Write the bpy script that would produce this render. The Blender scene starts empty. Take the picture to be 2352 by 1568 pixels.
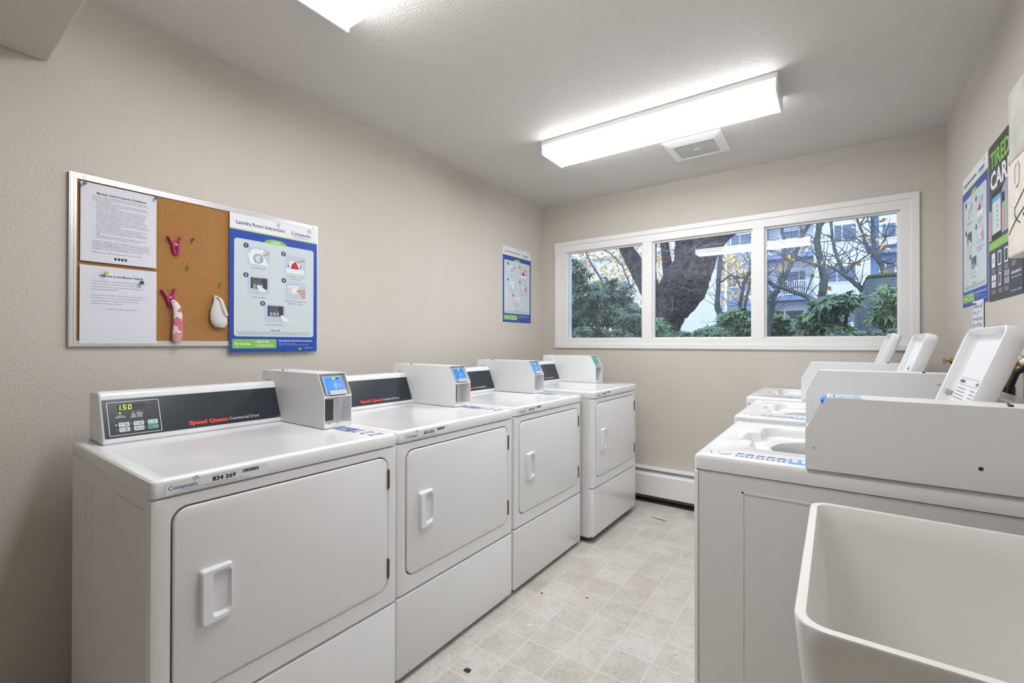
import bpy, bmesh, math, random
from mathutils import Vector, Matrix
random.seed(7)
S = bpy.context.scene
COL = S.collection
# ------------------------------------------------------------------ camera
CF, YAW, PIT, ROL = 1046.93, math.radians(35.348), math.radians(0.2495), math.radians(0.088)
CAM = Vector((2.0976, -0.033, 1.1734))
fw = Vector((-math.sin(YAW)*math.cos(PIT), math.cos(YAW)*math.cos(PIT), math.sin(PIT)))
r0 = Vector((math.cos(YAW), math.sin(YAW), 0)); u0 = r0.cross(fw)
RT = r0*math.cos(ROL)+u0*math.sin(ROL); UP = -r0*math.sin(ROL)+u0*math.cos(ROL)
cd = bpy.data.cameras.new('camera'); cam = bpy.data.objects.new('camera', cd); COL.objects.link(cam)
cd.sensor_width = 36; cd.lens = CF*36/2352; cd.clip_start = 0.02; cd.clip_end = 300
M = Matrix((( RT.x, UP.x, -fw.x, CAM.x), (RT.y, UP.y, -fw.y, CAM.y), (RT.z, UP.z, -fw.z, CAM.z), (0, 0, 0, 1)))
cam.matrix_world = M
S.camera = cam
def at(u, v, Y):
    d = fw + RT*((u-1176)/CF) + UP*((784-v)/CF)
    return CAM + d*((Y-CAM.y)/d.y)
# ------------------------------------------------------------------ world and exposure
w = bpy.data.worlds.new('World'); S.world = w; w.use_nodes = True
bg = w.node_tree.nodes['Background']; bg.inputs[0].default_value = (0.66, 0.80, 1.0, 1); bg.inputs[1].default_value = 3.6
S.view_settings.view_transform = 'Standard'; S.view_settings.look = 'None'
S.view_settings.exposure = 0.0; S.view_settings.gamma = 1.0; S.view_settings.use_curve_mapping = False
LAMP = 21.5
# ------------------------------------------------------------------ materials
MT = {}
def mat(name, col, rough=0.5, metal=0.0, emit=None, estr=0, bump=None, coat=0, spec=None, vary=None):
    m = bpy.data.materials.new(name); m.use_nodes = True; nt = m.node_tree; b = nt.nodes['Principled BSDF']
    b.inputs['Base Color'].default_value = (*col, 1); b.inputs['Roughness'].default_value = rough; b.inputs['Metallic'].default_value = metal
    if emit: b.inputs['Emission Color'].default_value = (*emit, 1); b.inputs['Emission Strength'].default_value = estr
    if coat: b.inputs['Coat Weight'].default_value = coat; b.inputs['Coat Roughness'].default_value = 0.06
    if spec is not None: b.inputs['Specular IOR Level'].default_value = spec
    tc = None
    if bump or vary: tc = nt.nodes.new('ShaderNodeTexCoord')
    if vary:   # (scale, colour2, low, high)
        n = nt.nodes.new('ShaderNodeTexNoise'); n.inputs['Scale'].default_value = vary[0]; n.inputs['Detail'].default_value = 6
        nt.links.new(tc.outputs['Object'], n.inputs['Vector'])
        r = nt.nodes.new('ShaderNodeValToRGB'); r.color_ramp.elements[0].position = vary[2]; r.color_ramp.elements[1].position = vary[3]
        r.color_ramp.elements[0].color = (*vary[1], 1); r.color_ramp.elements[1].color = (*col, 1)
        nt.links.new(n.outputs[0], r.inputs[0]); nt.links.new(r.outputs[0], b.inputs['Base Color'])
    if bump:   # (scale, strength, distance, low, high)
        n = nt.nodes.new('ShaderNodeTexNoise'); n.inputs['Scale'].default_value = bump[0]; n.inputs['Detail'].default_value = 3
        nt.links.new(tc.outputs['Object'], n.inputs['Vector'])
        r = nt.nodes.new('ShaderNodeValToRGB'); r.color_ramp.elements[0].position = bump[3]; r.color_ramp.elements[1].position = bump[4]
        nt.links.new(n.outputs[0], r.inputs[0])
        bp = nt.nodes.new('ShaderNodeBump'); bp.inputs['Strength'].default_value = bump[1]; bp.inputs['Distance'].default_value = bump[2]
        nt.links.new(r.outputs[0], bp.inputs['Height']); nt.links.new(bp.outputs[0], b.inputs['Normal'])
    MT[name] = m; return m
mat('wall_paint', (0.645, 0.60, 0.54), 0.6, bump=(110, 0.35, 0.002, 0.45, 0.7), vary=(1.6, (0.625, 0.58, 0.52), 0.35, 0.65))
mat('ceiling_paint', (0.72, 0.695, 0.655), 0.65, bump=(130, 0.55, 0.0025, 0.42, 0.66))
mat('trim_paint', (0.86, 0.855, 0.84), 0.4)
mat('enamel', (0.86, 0.865, 0.87), 0.28, coat=0.25, bump=(420, 0.05, 0.0004, 0.4, 0.6))
mat('enamel_gloss', (0.86, 0.87, 0.88), 0.16, coat=0.1)
mat('enamel_side', (0.83, 0.825, 0.81), 0.32)
mat('sheet_steel', (0.84, 0.85, 0.85), 0.32)
mat('handle_white', (0.83, 0.84, 0.86), 0.22)
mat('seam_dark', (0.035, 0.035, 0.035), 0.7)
mat('hinge_metal', (0.16, 0.14, 0.11), 0.45, metal=0.7)
mat('console_plastic', (0.82, 0.84, 0.86), 0.25, coat=0.2)
mat('panel_black', (0.022, 0.032, 0.042), 0.28)
mat('print_red', (0.80, 0.045, 0.03), 0.5)
mat('print_white', (0.82, 0.84, 0.86), 0.5)
mat('print_grey', (0.36, 0.37, 0.39), 0.5)
mat('print_black', (0.02, 0.02, 0.022), 0.5)
mat('print_navy', (0.02, 0.045, 0.17), 0.5)
mat('print_logo_blue', (0.04, 0.17, 0.42), 0.5)
mat('print_teal', (0.04, 0.27, 0.36), 0.5)
mat('print_blue', (0.015, 0.07, 0.42), 0.4)
mat('print_sky', (0.10, 0.42, 0.80), 0.4)
mat('print_green', (0.24, 0.56, 0.08), 0.45)
mat('print_lime', (0.48, 0.70, 0.20), 0.45)
mat('print_pale', (0.62, 0.70, 0.72), 0.4)
mat('print_ice', (0.52, 0.60, 0.72), 0.4)
mat('print_skin', (0.60, 0.36, 0.27), 0.5)
mat('print_crimson', (0.58, 0.01, 0.05), 0.5)
mat('print_charcoal', (0.05, 0.055, 0.065), 0.4)
mat('print_lilac', (0.42, 0.38, 0.50), 0.4)
mat('print_bluegrey', (0.16, 0.21, 0.34), 0.5)
mat('paper', (0.74, 0.77, 0.84), 0.6)
mat('decal_blue', (0.07, 0.13, 0.36), 0.4)
mat('led_green', (0.25, 0.9, 0.02), 0.5, emit=(0.32, 1.0, 0.03), estr=2.2)
mat('led_off', (0.075, 0.05, 0.045), 0.4)
mat('button_green', (0.01, 0.36, 0.15), 0.4)
mat('reader_grey', (0.50, 0.52, 0.54), 0.35)
mat('reader_black', (0.012, 0.012, 0.014), 0.3)
mat('reader_blue', (0.02, 0.20, 0.78), 0.3, emit=(0.02, 0.22, 0.9), estr=0.25)
mat('reader_teal', (0.02, 0.36, 0.28), 0.3)
mat('cavity', (0.10, 0.10, 0.11), 0.6)
mat('aluminium', (0.78, 0.79, 0.81), 0.33, metal=0.75)
mat('cork', (0.44, 0.215, 0.062), 0.85, vary=(260, (0.27, 0.115, 0.03), 0.36, 0.5), bump=(300, 0.25, 0.001, 0.4, 0.6))
mat('pin_blue', (0.01, 0.09, 0.32), 0.25); mat('pin_green', (0.08, 0.30, 0.06), 0.25); mat('pin_yellow', (0.75, 0.60, 0.03), 0.25)
mat('pin_teal', (0.0, 0.13, 0.09), 0.25); mat('pin_clear', (0.65, 0.66, 0.66), 0.2)
mat('clip_magenta', (0.50, 0.012, 0.17), 0.3)
mat('sock_pink', (0.80, 0.72, 0.72), 0.9, vary=(26, (0.62, 0.17, 0.24), 0.50, 0.53))
mat('sock_toe', (0.66, 0.33, 0.36), 0.9)
mat('sock_grey', (0.70, 0.69, 0.67), 0.95, bump=(500, 0.3, 0.001, 0.4, 0.6))
mat('tub_plastic', (0.86, 0.855, 0.83), 0.38, vary=(5, (0.83, 0.82, 0.785), 0.35, 0.6))
mat('steel', (0.55, 0.56, 0.57), 0.3, metal=0.9)
mat('chrome', (0.85, 0.86, 0.87), 0.08, metal=1.0)
mat('brass', (0.55, 0.36, 0.09), 0.3, metal=0.9)
mat('copper', (0.50, 0.24, 0.13), 0.35, metal=0.9)
mat('rubber', (0.012, 0.012, 0.013), 0.4)
mat('pvc', (0.80, 0.82, 0.84), 0.4)
mat('handle_grey', (0.45, 0.45, 0.46), 0.4)
mat('concrete', (0.60, 0.585, 0.53), 0.8, vary=(14, (0.48, 0.47, 0.43), 0.3, 0.6), bump=(60, 0.3, 0.002, 0.4, 0.6))
mat('plaster', (0.82, 0.77, 0.70), 0.75, vary=(22, (0.76, 0.69, 0.61), 0.35, 0.6), bump=(70, 0.4, 0.003, 0.4, 0.62))
mat('marker_ink', (0.03, 0.03, 0.03), 0.6)
mat('grille', (0.62, 0.63, 0.62), 0.45)
mat('heater_dark', (0.02, 0.02, 0.018), 0.6)
mat('louvre_grey', (0.38, 0.39, 0.36), 0.5)
mat('lint', (0.05, 0.06, 0.08), 0.95); mat('scrap', (0.80, 0.79, 0.72), 0.7); mat('dead_leaf', (0.20, 0.08, 0.03), 0.8)
mat('wire', (0.35, 0.36, 0.38), 0.5, metal=0.3)
mat('bark_dark', (0.15, 0.11, 0.115), 0.95, vary=(16, (0.022, 0.016, 0.022), 0.36, 0.62), bump=(30, 1.0, 0.05, 0.35, 0.65))
mat('twig_pale', (0.24, 0.24, 0.28), 0.9)
mat('bark_grey', (0.13, 0.135, 0.15), 0.9, vary=(14, (0.06, 0.065, 0.075), 0.35, 0.6), bump=(50, 0.6, 0.01, 0.35, 0.65))
mat('moss', (0.07, 0.14, 0.05), 0.95, bump=(60, 0.8, 0.02, 0.35, 0.65))
mat('leaf_dark', (0.06, 0.12, 0.085), 0.25, vary=(5, (0.02, 0.05, 0.04), 0.35, 0.65))
mat('leaf_mid', (0.11, 0.20, 0.10), 0.28, vary=(5, (0.035, 0.085, 0.05), 0.35, 0.65))
mat('leaf_bright', (0.19, 0.33, 0.12), 0.35, vary=(6, (0.06, 0.15, 0.06), 0.35, 0.65))
mat('leaf_yellow', (0.85, 0.55, 0.20), 0.6, vary=(3, (0.80, 0.66, 0.42), 0.35, 0.65))
mat('leaf_orange', (0.78, 0.36, 0.07), 0.6)
mat('stucco_white', (0.84, 0.84, 0.88), 0.9, vary=(1.2, (0.74, 0.76, 0.83), 0.3, 0.7))
mat('stucco_blue', (0.27, 0.37, 0.60), 0.9)
mat('slab_blue', (0.22, 0.30, 0.50), 0.9)
mat('rail_white', (0.85, 0.86, 0.90), 0.5)
mat('far_glass', (0.12, 0.16, 0.26), 0.15)
mat('far_glass_dark', (0.04, 0.035, 0.05), 0.3)
mat('concrete_blue', (0.15, 0.18, 0.22), 0.9, vary=(3, (0.07, 0.09, 0.11), 0.3, 0.7), bump=(30, 0.4, 0.01, 0.4, 0.6))
mat('soil', (0.06, 0.05, 0.04), 0.95, vary=(6, (0.03, 0.05, 0.025), 0.4, 0.6))
# lamp diffuser: prismatic ribs that give off light
mat('diffuser', (0.9, 0.9, 0.9), 0.3, emit=(0.985, 0.985, 1.01), estr=LAMP)
mat('diffuser_side', (0.9, 0.9, 0.9), 0.3, emit=(0.985, 0.985, 1.01), estr=LAMP*0.55)   # the prismatic sides pass much less light than the bottom
# window glass: transparent with a mirror part set by the viewing angle
m = bpy.data.materials.new('window_glass'); m.use_nodes = True; nt = m.node_tree; nt.nodes.clear()
o = nt.nodes.new('ShaderNodeOutputMaterial'); mx = nt.nodes.new('ShaderNodeMixShader'); tr = nt.nodes.new('ShaderNodeBsdfTransparent')
gl = nt.nodes.new('ShaderNodeBsdfGlossy'); gl.inputs['Roughness'].default_value = 0.012; fr = nt.nodes.new('ShaderNodeFresnel'); fr.inputs['IOR'].default_value = 1.5
tr.inputs[0].default_value = (0.93, 0.96, 0.97, 1)
nt.links.new(fr.outputs[0], mx.inputs[0]); nt.links.new(tr.outputs[0], mx.inputs[1]); nt.links.new(gl.outputs[0], mx.inputs[2]); nt.links.new(mx.outputs[0], o.inputs[0])
MT['window_glass'] = m
# vinyl floor printed as small square tiles with pale joints
m = mat('vinyl_floor', (0.6, 0.58, 0.53), 0.38); nt = m.node_tree; b = nt.nodes['Principled BSDF']; L = nt.links.new
tc = nt.nodes.new('ShaderNodeTexCoord'); sp = nt.nodes.new('ShaderNodeSeparateXYZ'); L(tc.outputs['Object'], sp.inputs[0])
def mth(op, a, bb=None, c=None):
    n = nt.nodes.new('ShaderNodeMath'); n.operation = op
    for i, x in enumerate((a, bb, c)):
        if x is None: continue
        if isinstance(x, (int, float)): n.inputs[i].default_value = x
        else: L(x, n.inputs[i])
    return n.outputs[0]
gx = mth('DIVIDE', mth('SUBTRACT', sp.outputs[0], 1.105), 0.147); gy = mth('DIVIDE', mth('SUBTRACT', sp.outputs[1], 1.484), 0.1515)
ex = mth('ABSOLUTE', mth('SUBTRACT', mth('FRACT', gx), 0.5)); ey = mth('ABSOLUTE', mth('SUBTRACT', mth('FRACT', gy), 0.5))
edge = mth('MAXIMUM', ex, ey)
joint = nt.nodes.new('ShaderNodeMapRange'); L(edge, joint.inputs[0]); joint.inputs[1].default_value = 0.474; joint.inputs[2].default_value = 0.489
cb = nt.nodes.new('ShaderNodeCombineXYZ'); L(mth('FLOOR', gx), cb.inputs[0]); L(mth('FLOOR', gy), cb.inputs[1])
wn = nt.nodes.new('ShaderNodeTexWhiteNoise'); L(cb.outputs[0], wn.inputs[0])
rt = nt.nodes.new('ShaderNodeValToRGB'); rt.color_ramp.elements[0].color = (0.60, 0.58, 0.535, 1); rt.color_ramp.elements[1].color = (0.68, 0.67, 0.645, 1); L(wn.outputs[0], rt.inputs[0])
n1 = nt.nodes.new('ShaderNodeTexNoise'); n1.inputs['Scale'].default_value = 95; n1.inputs['Detail'].default_value = 8; n1.inputs['Distortion'].default_value = 1.2; L(tc.outputs['Object'], n1.inputs['Vector'])
n2 = nt.nodes.new('ShaderNodeTexNoise'); n2.inputs['Scale'].default_value = 9; n2.inputs['Detail'].default_value = 4; L(tc.outputs['Object'], n2.inputs['Vector'])
r1 = nt.nodes.new('ShaderNodeValToRGB'); r1.color_ramp.elements[0].position = 0.3; r1.color_ramp.elements[1].position = 0.5
r1.color_ramp.elements[0].color = (0.72, 0.71, 0.69, 1); r1.color_ramp.elements[1].color = (1, 1, 1, 1); L(n1.outputs[0], r1.inputs[0])
r2 = nt.nodes.new('ShaderNodeValToRGB'); r2.color_ramp.elements[0].position = 0.3; r2.color_ramp.elements[1].position = 0.62
r2.color_ramp.elements[0].color = (0.90, 0.875, 0.82, 1); r2.color_ramp.elements[1].color = (1.04, 1.03, 1.02, 1); L(n2.outputs[0], r2.inputs[0])
def mul(a, c, f=1.0, bt='MULTIPLY'):
    n = nt.nodes.new('ShaderNodeMix'); n.data_type = 'RGBA'; n.blend_type = bt
    if isinstance(f, float): n.inputs[0].default_value = f
    else: L(f, n.inputs[0])
    L(a, n.inputs[6])
    if isinstance(c, tuple): n.inputs[7].default_value = c
    else: L(c, n.inputs[7])
    return n.outputs[2]
cc = mul(mul(rt.outputs[0], r1.outputs[0]), r2.outputs[0]); jf = mth('MULTIPLY', joint.outputs[0], 0.6)
cc = mul(cc, (0.74, 0.73, 0.68, 1), jf, 'MIX'); L(cc, b.inputs['Base Color'])
bpn = nt.nodes.new('ShaderNodeBump'); bpn.inputs['Strength'].default_value = 0.3; bpn.inputs['Distance'].default_value = 0.001; L(joint.outputs[0], bpn.inputs['Height']); L(bpn.outputs[0], b.inputs['Normal'])
# ------------------------------------------------------------------ mesh building
def rr(x0, y0, x1, y1, r, n=5):
    pts = []
    for cx, cy, a in ((x1-r, y1-r, 0), (x0+r, y1-r, 90), (x0+r, y0+r, 180), (x1-r, y0+r, 270)):
        for i in range(n+1):
            t = math.radians(a+90*i/n); pts.append((cx+r*math.cos(t), cy+r*math.sin(t)))
    return pts
_tc = {}
def text_mesh(s, size, bold, shear, res=2, space=1.0):
    k = (s, size, bold, shear, res, space)
    if k in _tc: return _tc[k]
    c = bpy.data.curves.new('t', 'FONT'); c.body = s; c.size = size; c.offset = bold; c.shear = shear; c.resolution_u = res; c.fill_mode = 'FRONT'; c.space_character = space
    o = bpy.data.objects.new('t', c); COL.objects.link(o); dg = bpy.context.evaluated_depsgraph_get()
    me = bpy.data.meshes.new_from_object(o.evaluated_get(dg))
    v = [tuple(x.co) for x in me.vertices]; f = [tuple(p.vertices) for p in me.polygons]
    bpy.data.objects.remove(o); bpy.data.curves.remove(c); bpy.data.meshes.remove(me)
    _tc[k] = (v, f); return _tc[k]
class MB:
    def __init__(s): s.v = []; s.f = []; s.m = []; s.mats = []; s.fr = None
    def mi(s, m):
        if m not in s.mats: s.mats.append(m)
        return s.mats.index(m)
    def add(s, vs, fs, m):
        b = len(s.v); s.v += [tuple(x) for x in vs]; k = s.mi(m)
        for f in fs: s.f.append(tuple(b+i for i in f)); s.m.append(k)
        return s
    def box(s, x0, x1, y0, y1, z0, z1, m):
        return s.add([(x, y, z) for x in (x0, x1) for y in (y0, y1) for z in (z0, z1)], [(0, 1, 3, 2), (4, 6, 7, 5), (0, 4, 5, 1), (2, 3, 7, 6), (0, 2, 6, 4), (1, 5, 7, 3)], m)
    def prism(s, poly, ax, lo, hi, m):   # poly in the other two axes, in xyz order
        n = len(poly); i = 'xyz'.index(ax)
        def P(p, h): q = list(p); q.insert(i, h); return q
        ar = sum(poly[k][0]*poly[(k+1) % n][1]-poly[(k+1) % n][0]*poly[k][1] for k in range(n))
        if (ar > 0) == (ax == 'y'): poly = poly[::-1]
        vs = [P(p, lo) for p in poly]+[P(p, hi) for p in poly]
        return s.add(vs, [tuple(range(n))[::-1], tuple(range(n, 2*n))]+[(k, (k+1) % n, n+(k+1) % n, n+k) for k in range(n)], m)
    def loft(s, loops, m, cap0=True, cap1=True, flip=False):
        n = len(loops[0]); vs = [p for l in loops for p in l]; fs = []
        for j in range(len(loops)-1):
            for k in range(n):
                q = (j*n+k, j*n+(k+1) % n, (j+1)*n+(k+1) % n, (j+1)*n+k); fs.append(q[::-1] if flip else q)
        if cap0: fs.append(tuple(range(n)) if flip else tuple(range(n))[::-1])
        if cap1: a = tuple(range((len(loops)-1)*n, len(loops)*n)); fs.append(a[::-1] if flip else a)
        return s.add(vs, fs, m)
    def tube(s, pts, rad, m, n=8, caps=True):
        pts = [Vector(p) for p in pts]; rad = rad if isinstance(rad, (list, tuple)) else [rad]*len(pts); loops = []; pn = None
        for i, p in enumerate(pts):
            t = (pts[min(i+1, len(pts)-1)]-pts[max(i-1, 0)]).normalized()
            if pn is None: pn = t.orthogonal().normalized()
            pn = (pn-t*pn.dot(t)).normalized(); bn = t.cross(pn)
            loops.append([p+(pn*math.cos(a)+bn*math.sin(a))*rad[i] for a in [2*math.pi*k/n for k in range(n)]])
        return s.loft(loops, m, caps, caps)
    # flat printing in a frame: origin O, right U, up V, out N
    def frame(s, O, U, V, N): s.fr = [Vector(x) for x in (O, U, V, N)]; return s
    def P2(s, u, v, w): O, U, V, N = s.fr; return O+U*u+V*v+N*w
    def poly(s, pts, m, w=0.0004): return s.add([s.P2(a, b, w) for a, b in pts], [tuple(range(len(pts)))], m)
    def rect(s, u0, v0, u1, v1, m, w=0.0004, r=0): return s.poly(rr(u0, v0, u1, v1, r, 4) if r else [(u0, v0), (u1, v0), (u1, v1), (u0, v1)], m, w)
    def slab(s, u0, v0, u1, v1, w0, w1, m, r=0):
        l = rr(u0, v0, u1, v1, r, 4) if r else [(u0, v0), (u1, v0), (u1, v1), (u0, v1)]
        return s.loft([[s.P2(a, b, w) for a, b in l] for w in (w0, w1)], m)
    def disc(s, u, v, r, m, w=0.0005, n=20): return s.poly([(u+r*math.cos(2*math.pi*k/n), v+r*math.sin(2*math.pi*k/n)) for k in range(n)], m, w)
    def line(s, pts, t, m, w=0.0006):
        for (a, b), (c, d) in zip(pts, pts[1:]):
            l = math.hypot(c-a, d-b) or 1; nx, ny = -(d-b)/l*t/2, (c-a)/l*t/2
            s.poly([(a-nx, b-ny), (c-nx, d-ny), (c+nx, d+ny), (a+nx, b+ny)], m, w)
        return s
    def ring(s, u0, v0, u1, v1, r, t, m, w=0.0006):
        a = rr(u0, v0, u1, v1, r); b = rr(u0+t, v0+t, u1-t, v1-t, max(r-t, 0.0001)); n = len(a)
        return s.add([s.P2(x, y, w) for x, y in a]+[s.P2(x, y, w) for x, y in b], [(k, (k+1) % n, n+(k+1) % n, n+k) for k in range(n)], m)
    def text(s, st, u, v, size, m, w=0.0007, align='l', bold=0.0, shear=0.0, width=None, res=2, space=1.0):
        vs, fs = text_mesh(st, size, bold*size, shear, res, space)
        if not vs: return s
        x0 = min(p[0] for p in vs); x1 = max(p[0] for p in vs); k = 1.0
        if width: k = width/(x1-x0)
        off = {'l': -x0*k, 'c': -(x0+x1)/2*k, 'r': -x1*k}[align]
        return s.add([s.P2(u+off+p[0]*k, v+p[1], w) for p in vs], fs, m)
    def mesh(s, name, sm=None):
        me = bpy.data.meshes.new(name); me.from_pydata(s.v, [], s.f); 
        for k in s.mats: me.materials.append(MT[k])
        me.polygons.foreach_set('material_index', s.m)
        if sm: me.polygons.foreach_set('use_smooth', [True]*len(s.f)); me.set_sharp_from_angle(angle=math.radians(sm))
        me.update(); return me
    def build(s, name, parent=None, sm=None, bev=0, seg=2, loc=None): return link(name, s.mesh(name, sm), parent, bev, seg, loc)
def link(name, me, parent=None, bev=0, seg=2, loc=None):
    o = bpy.data.objects.new(name, me); COL.objects.link(o)
    if parent: o.parent = parent
    if loc: o.location = loc
    if bev:
        b = o.modifiers.new('bevel', 'BEVEL'); b.width = bev; b.segments = seg; b.limit_method = 'ANGLE'; b.angle_limit = math.radians(40)
    return o
def tag(o, label, cat, group=None, kind=None):
    o['label'] = label; o['category'] = cat
    if group: o['group'] = group
    if kind: o['kind'] = kind
    return o
def thing(name, label, cat, loc=(0, 0, 0), rz=0, group=None):
    o = bpy.data.objects.new(name, None); COL.objects.link(o); o.empty_display_size = 0.05
    o.location = loc; o.rotation_euler = (0, 0, math.radians(rz)); return tag(o, label, cat, group)
def struct(o): o['kind'] = 'structure'; return o
CA = {}
def part(name, key, fn, parent, sm=None, bev=0, seg=2):
    if key not in CA: CA[key] = fn().mesh(name, sm)
    return link(name, CA[key], parent, bev, seg)
# ================================================================== room shell
RW, RL, RC, YB = 2.591, 3.38, 2.362, -1.4
struct(MB().box(-0.2, RW+0.2, YB-0.2, RL+0.2, -0.12, 0, 'vinyl_floor').build('floor'))
struct(MB().box(-0.2, RW+0.2, YB-0.2, RL+0.2, RC, RC+0.15, 'ceiling_paint').build('ceiling'))
struct(MB().box(-0.15, 0, YB-0.15, RL+0.15, -0.001, RC, 'wall_paint').build('wall_left'))
struct(MB().box(RW, RW+0.15, YB-0.15, RL+0.15, -0.001, RC, 'wall_paint').build('wall_right'))
struct(MB().box(0, RW, YB-0.15, YB, -0.001, RC, 'wall_paint').build('wall_back'))
WX0, WX1, WZ0, WZ1 = 0.165, 2.452, 1.168, 2.000
wf = MB(); T = 0.16
wf.box(0, WX0, RL, RL+T, -0.001, RC, 'wall_paint').box(WX1, RW, RL, RL+T, -0.001, RC, 'wall_paint')
wf.box(WX0, WX1, RL, RL+T, -0.001, WZ0, 'wall_paint').box(WX0, WX1, RL, RL+T, WZ1, RC, 'wall_paint')
struct(wf.build('wall_front'))
struct(MB().box(0.0005, RW-0.0005, YB+0.001, 0.300, 2.088, RC, 'wall_paint').build('ceiling_soffit', bev=0.006))
# ---- window: outer casing, then the frame with three lights, glass and the wire screen outside
struct(MB().prism([(0.133, 1.136), (2.484, 1.136), (2.484, 2.032), (0.133, 2.032)], 'y', RL-0.014, RL-0.0005, 'trim_paint').build('trim_1')) if False else None
cs = MB(); a, b_ = 0.034, RL-0.014
O4 = [(0.133, 1.136), (2.484, 1.136), (2.484, 2.032), (0.133, 2.032)]; I4 = [(0.167, 1.170), (2.450, 1.170), (2.450, 1.998), (0.167, 1.998)]
for k in range(4):
    q = [O4[k], O4[(k+1) % 4], I4[(k+1) % 4], I4[k]]
    cs.prism(q, 'y', b_, RL-0.0003, 'trim_paint')
struct(cs.build('trim_1', bev=0.0015))
OPN = [(0.236, 0.897), (0.971, 1.648), (1.716, 2.402)]; OZ0, OZ1 = 1.212, 1.944
wfm = MB(); y0, y1 = RL-0.006, RL+0.05
wfm.box(WX0, WX1, y0, y1, WZ0, OZ0, 'trim_paint').box(WX0, WX1, y0, y1, OZ1, WZ1, 'trim_paint')
xs = [WX0]+[x for p in OPN for x in p]+[WX1]
for k in range(0, 8, 2): wfm.box(xs[k], xs[k+1], y0, y1, OZ0, OZ1, 'trim_paint')
win = wfm.build('window_1', bev=0.002); struct(win)
for xa, xb in OPN:
    t = 0.012; g = MB()
    g.box(xa, xa+t, RL+0.016, RL+0.045, OZ0, OZ1, 'trim_paint').box(xb-t, xb, RL+0.016, RL+0.045, OZ0, OZ1, 'trim_paint')
    g.box(xa+t, xb-t, RL+0.016, RL+0.045, OZ0, OZ0+t*0.8, 'trim_paint').box(xa+t, xb-t, RL+0.016, RL+0.045, OZ1-t, OZ1, 'trim_paint')
    g.build('glazing_bead', win, bev=0.001)
    MB().box(xa+0.008, xb-0.008, RL+0.028, RL+0.032, OZ0+0.006, OZ1-0.008, 'window_glass').build('glass_pane', win)
    wm = MB(); s = 0.0127; r = 0.0005; x = xa
    while x < xb: wm.box(x-r, x+r, RL+0.10, RL+0.101, OZ0-0.02, OZ1+0.04, 'wire'); x += s
    z = OZ0-0.02
    while z < OZ1+0.04: wm.box(xa-0.03, xb+0.03, RL+0.101, RL+0.102, z-r, z+r, 'wire'); z += s
    wm.build('wire_screen', win)
MB().box(WX0-0.002, WX0+0.045, RL+0.055, RL+0.155, WZ0, WZ1, 'rail_white').build('outer_jamb', win)
# ---- baseboard heater
ht = thing('baseboard_heater', 'white metal baseboard heater on the floor under the window, between dryers and washers', 'heater', (0.12, 0, 0))
hb = MB(); L_ = 1.50
hb.box(0, L_, RL-0.010, RL-0.0006, 0.03, 0.252, 'sheet_steel').prism([(RL-0.062, 0.240), (RL-0.0006, 0.246), (RL-0.0006, 0.254), (RL-0.062, 0.250)], 'x', 0, L_, 'trim_paint')
hb.box(-0.003, 0, RL-0.075, RL-0.0006, 0.0, 0.254, 'trim_paint').box(L_, L_+0.003, RL-0.075, RL-0.0006, 0.0, 0.254, 'trim_paint')
hb.build('housing', ht, bev=0.001)
MB().prism([(RL-0.078, 0.055), (RL-0.074, 0.055), (RL-0.074, 0.200), (RL-0.058, 0.216), (RL-0.061, 0.219), (RL-0.078, 0.203)], 'x', 0, L_, 'trim_paint').build('front_cover', ht)
MB().prism([(RL-0.060, 0.219), (RL-0.056, 0.217), (RL-0.046, 0.232), (RL-0.050, 0.235)], 'x', 0, L_, 'louvre_grey').build('damper', ht)
MB().box(0.001, L_-0.001, RL-0.056, RL-0.011, 0.05, 0.19, 'heater_dark').box(0.001, L_-0.001, RL-0.070, RL-0.011, 0.0, 0.012, 'heater_dark').build('element_and_gap_shade', ht)  # heating element, plus a dark floor strip for the shaded gap below
# ---- ceiling lights
def fixture(loc, label):
    t = thing('ceiling_light', label, 'ceiling light', loc, 0, 'long fluorescent ceiling lights')
    L2, D2, H2 = 1.206, 0.246, 0.079
    part('lamp_pan', 'pan', lambda: MB().box(0.006, L2-0.006, 0.0, D2, -0.025, 0, 'sheet_steel'), t)
    def lens():
        m = MB(); pr = [(0.004, -0.025), (0.003, -H2+0.014), (0.012, -H2+0.002), (D2-0.012, -H2), (D2-0.003, -H2+0.012), (D2-0.004, -0.025)]
        m.prism(pr, 'x', 0.008, L2-0.008, 'diffuser_side'); k = m.mi('diffuser')
        for i, f_ in enumerate(m.f):
            if all(m.v[j][2] < -H2+0.005 for j in f_): m.m[i] = k
        return m
    part('diffuser', 'lens', lens, t)
    for k in range(2):
        def cap(k=k):
            m = MB(); x = 0 if k == 0 else L2-0.008
            return m.prism([(0, 0), (0, -H2), (0.004, -H2-0.002), (D2-0.004, -H2-0.004), (D2, -H2), (D2, 0)], 'x', x, x+0.008, 'sheet_steel')
        part('end_cap', 'cap%d' % k, cap, t, bev=0.001)
    return t
fixture((0.688, 2.249, RC-0.0005), 'long lit fluorescent ceiling light nearer the window, beside the ceiling vent')
fixture((0.678, 0.706, RC-0.0005), 'lit fluorescent ceiling light above the nearest dryer, cut off by the top of the photo')
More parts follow.
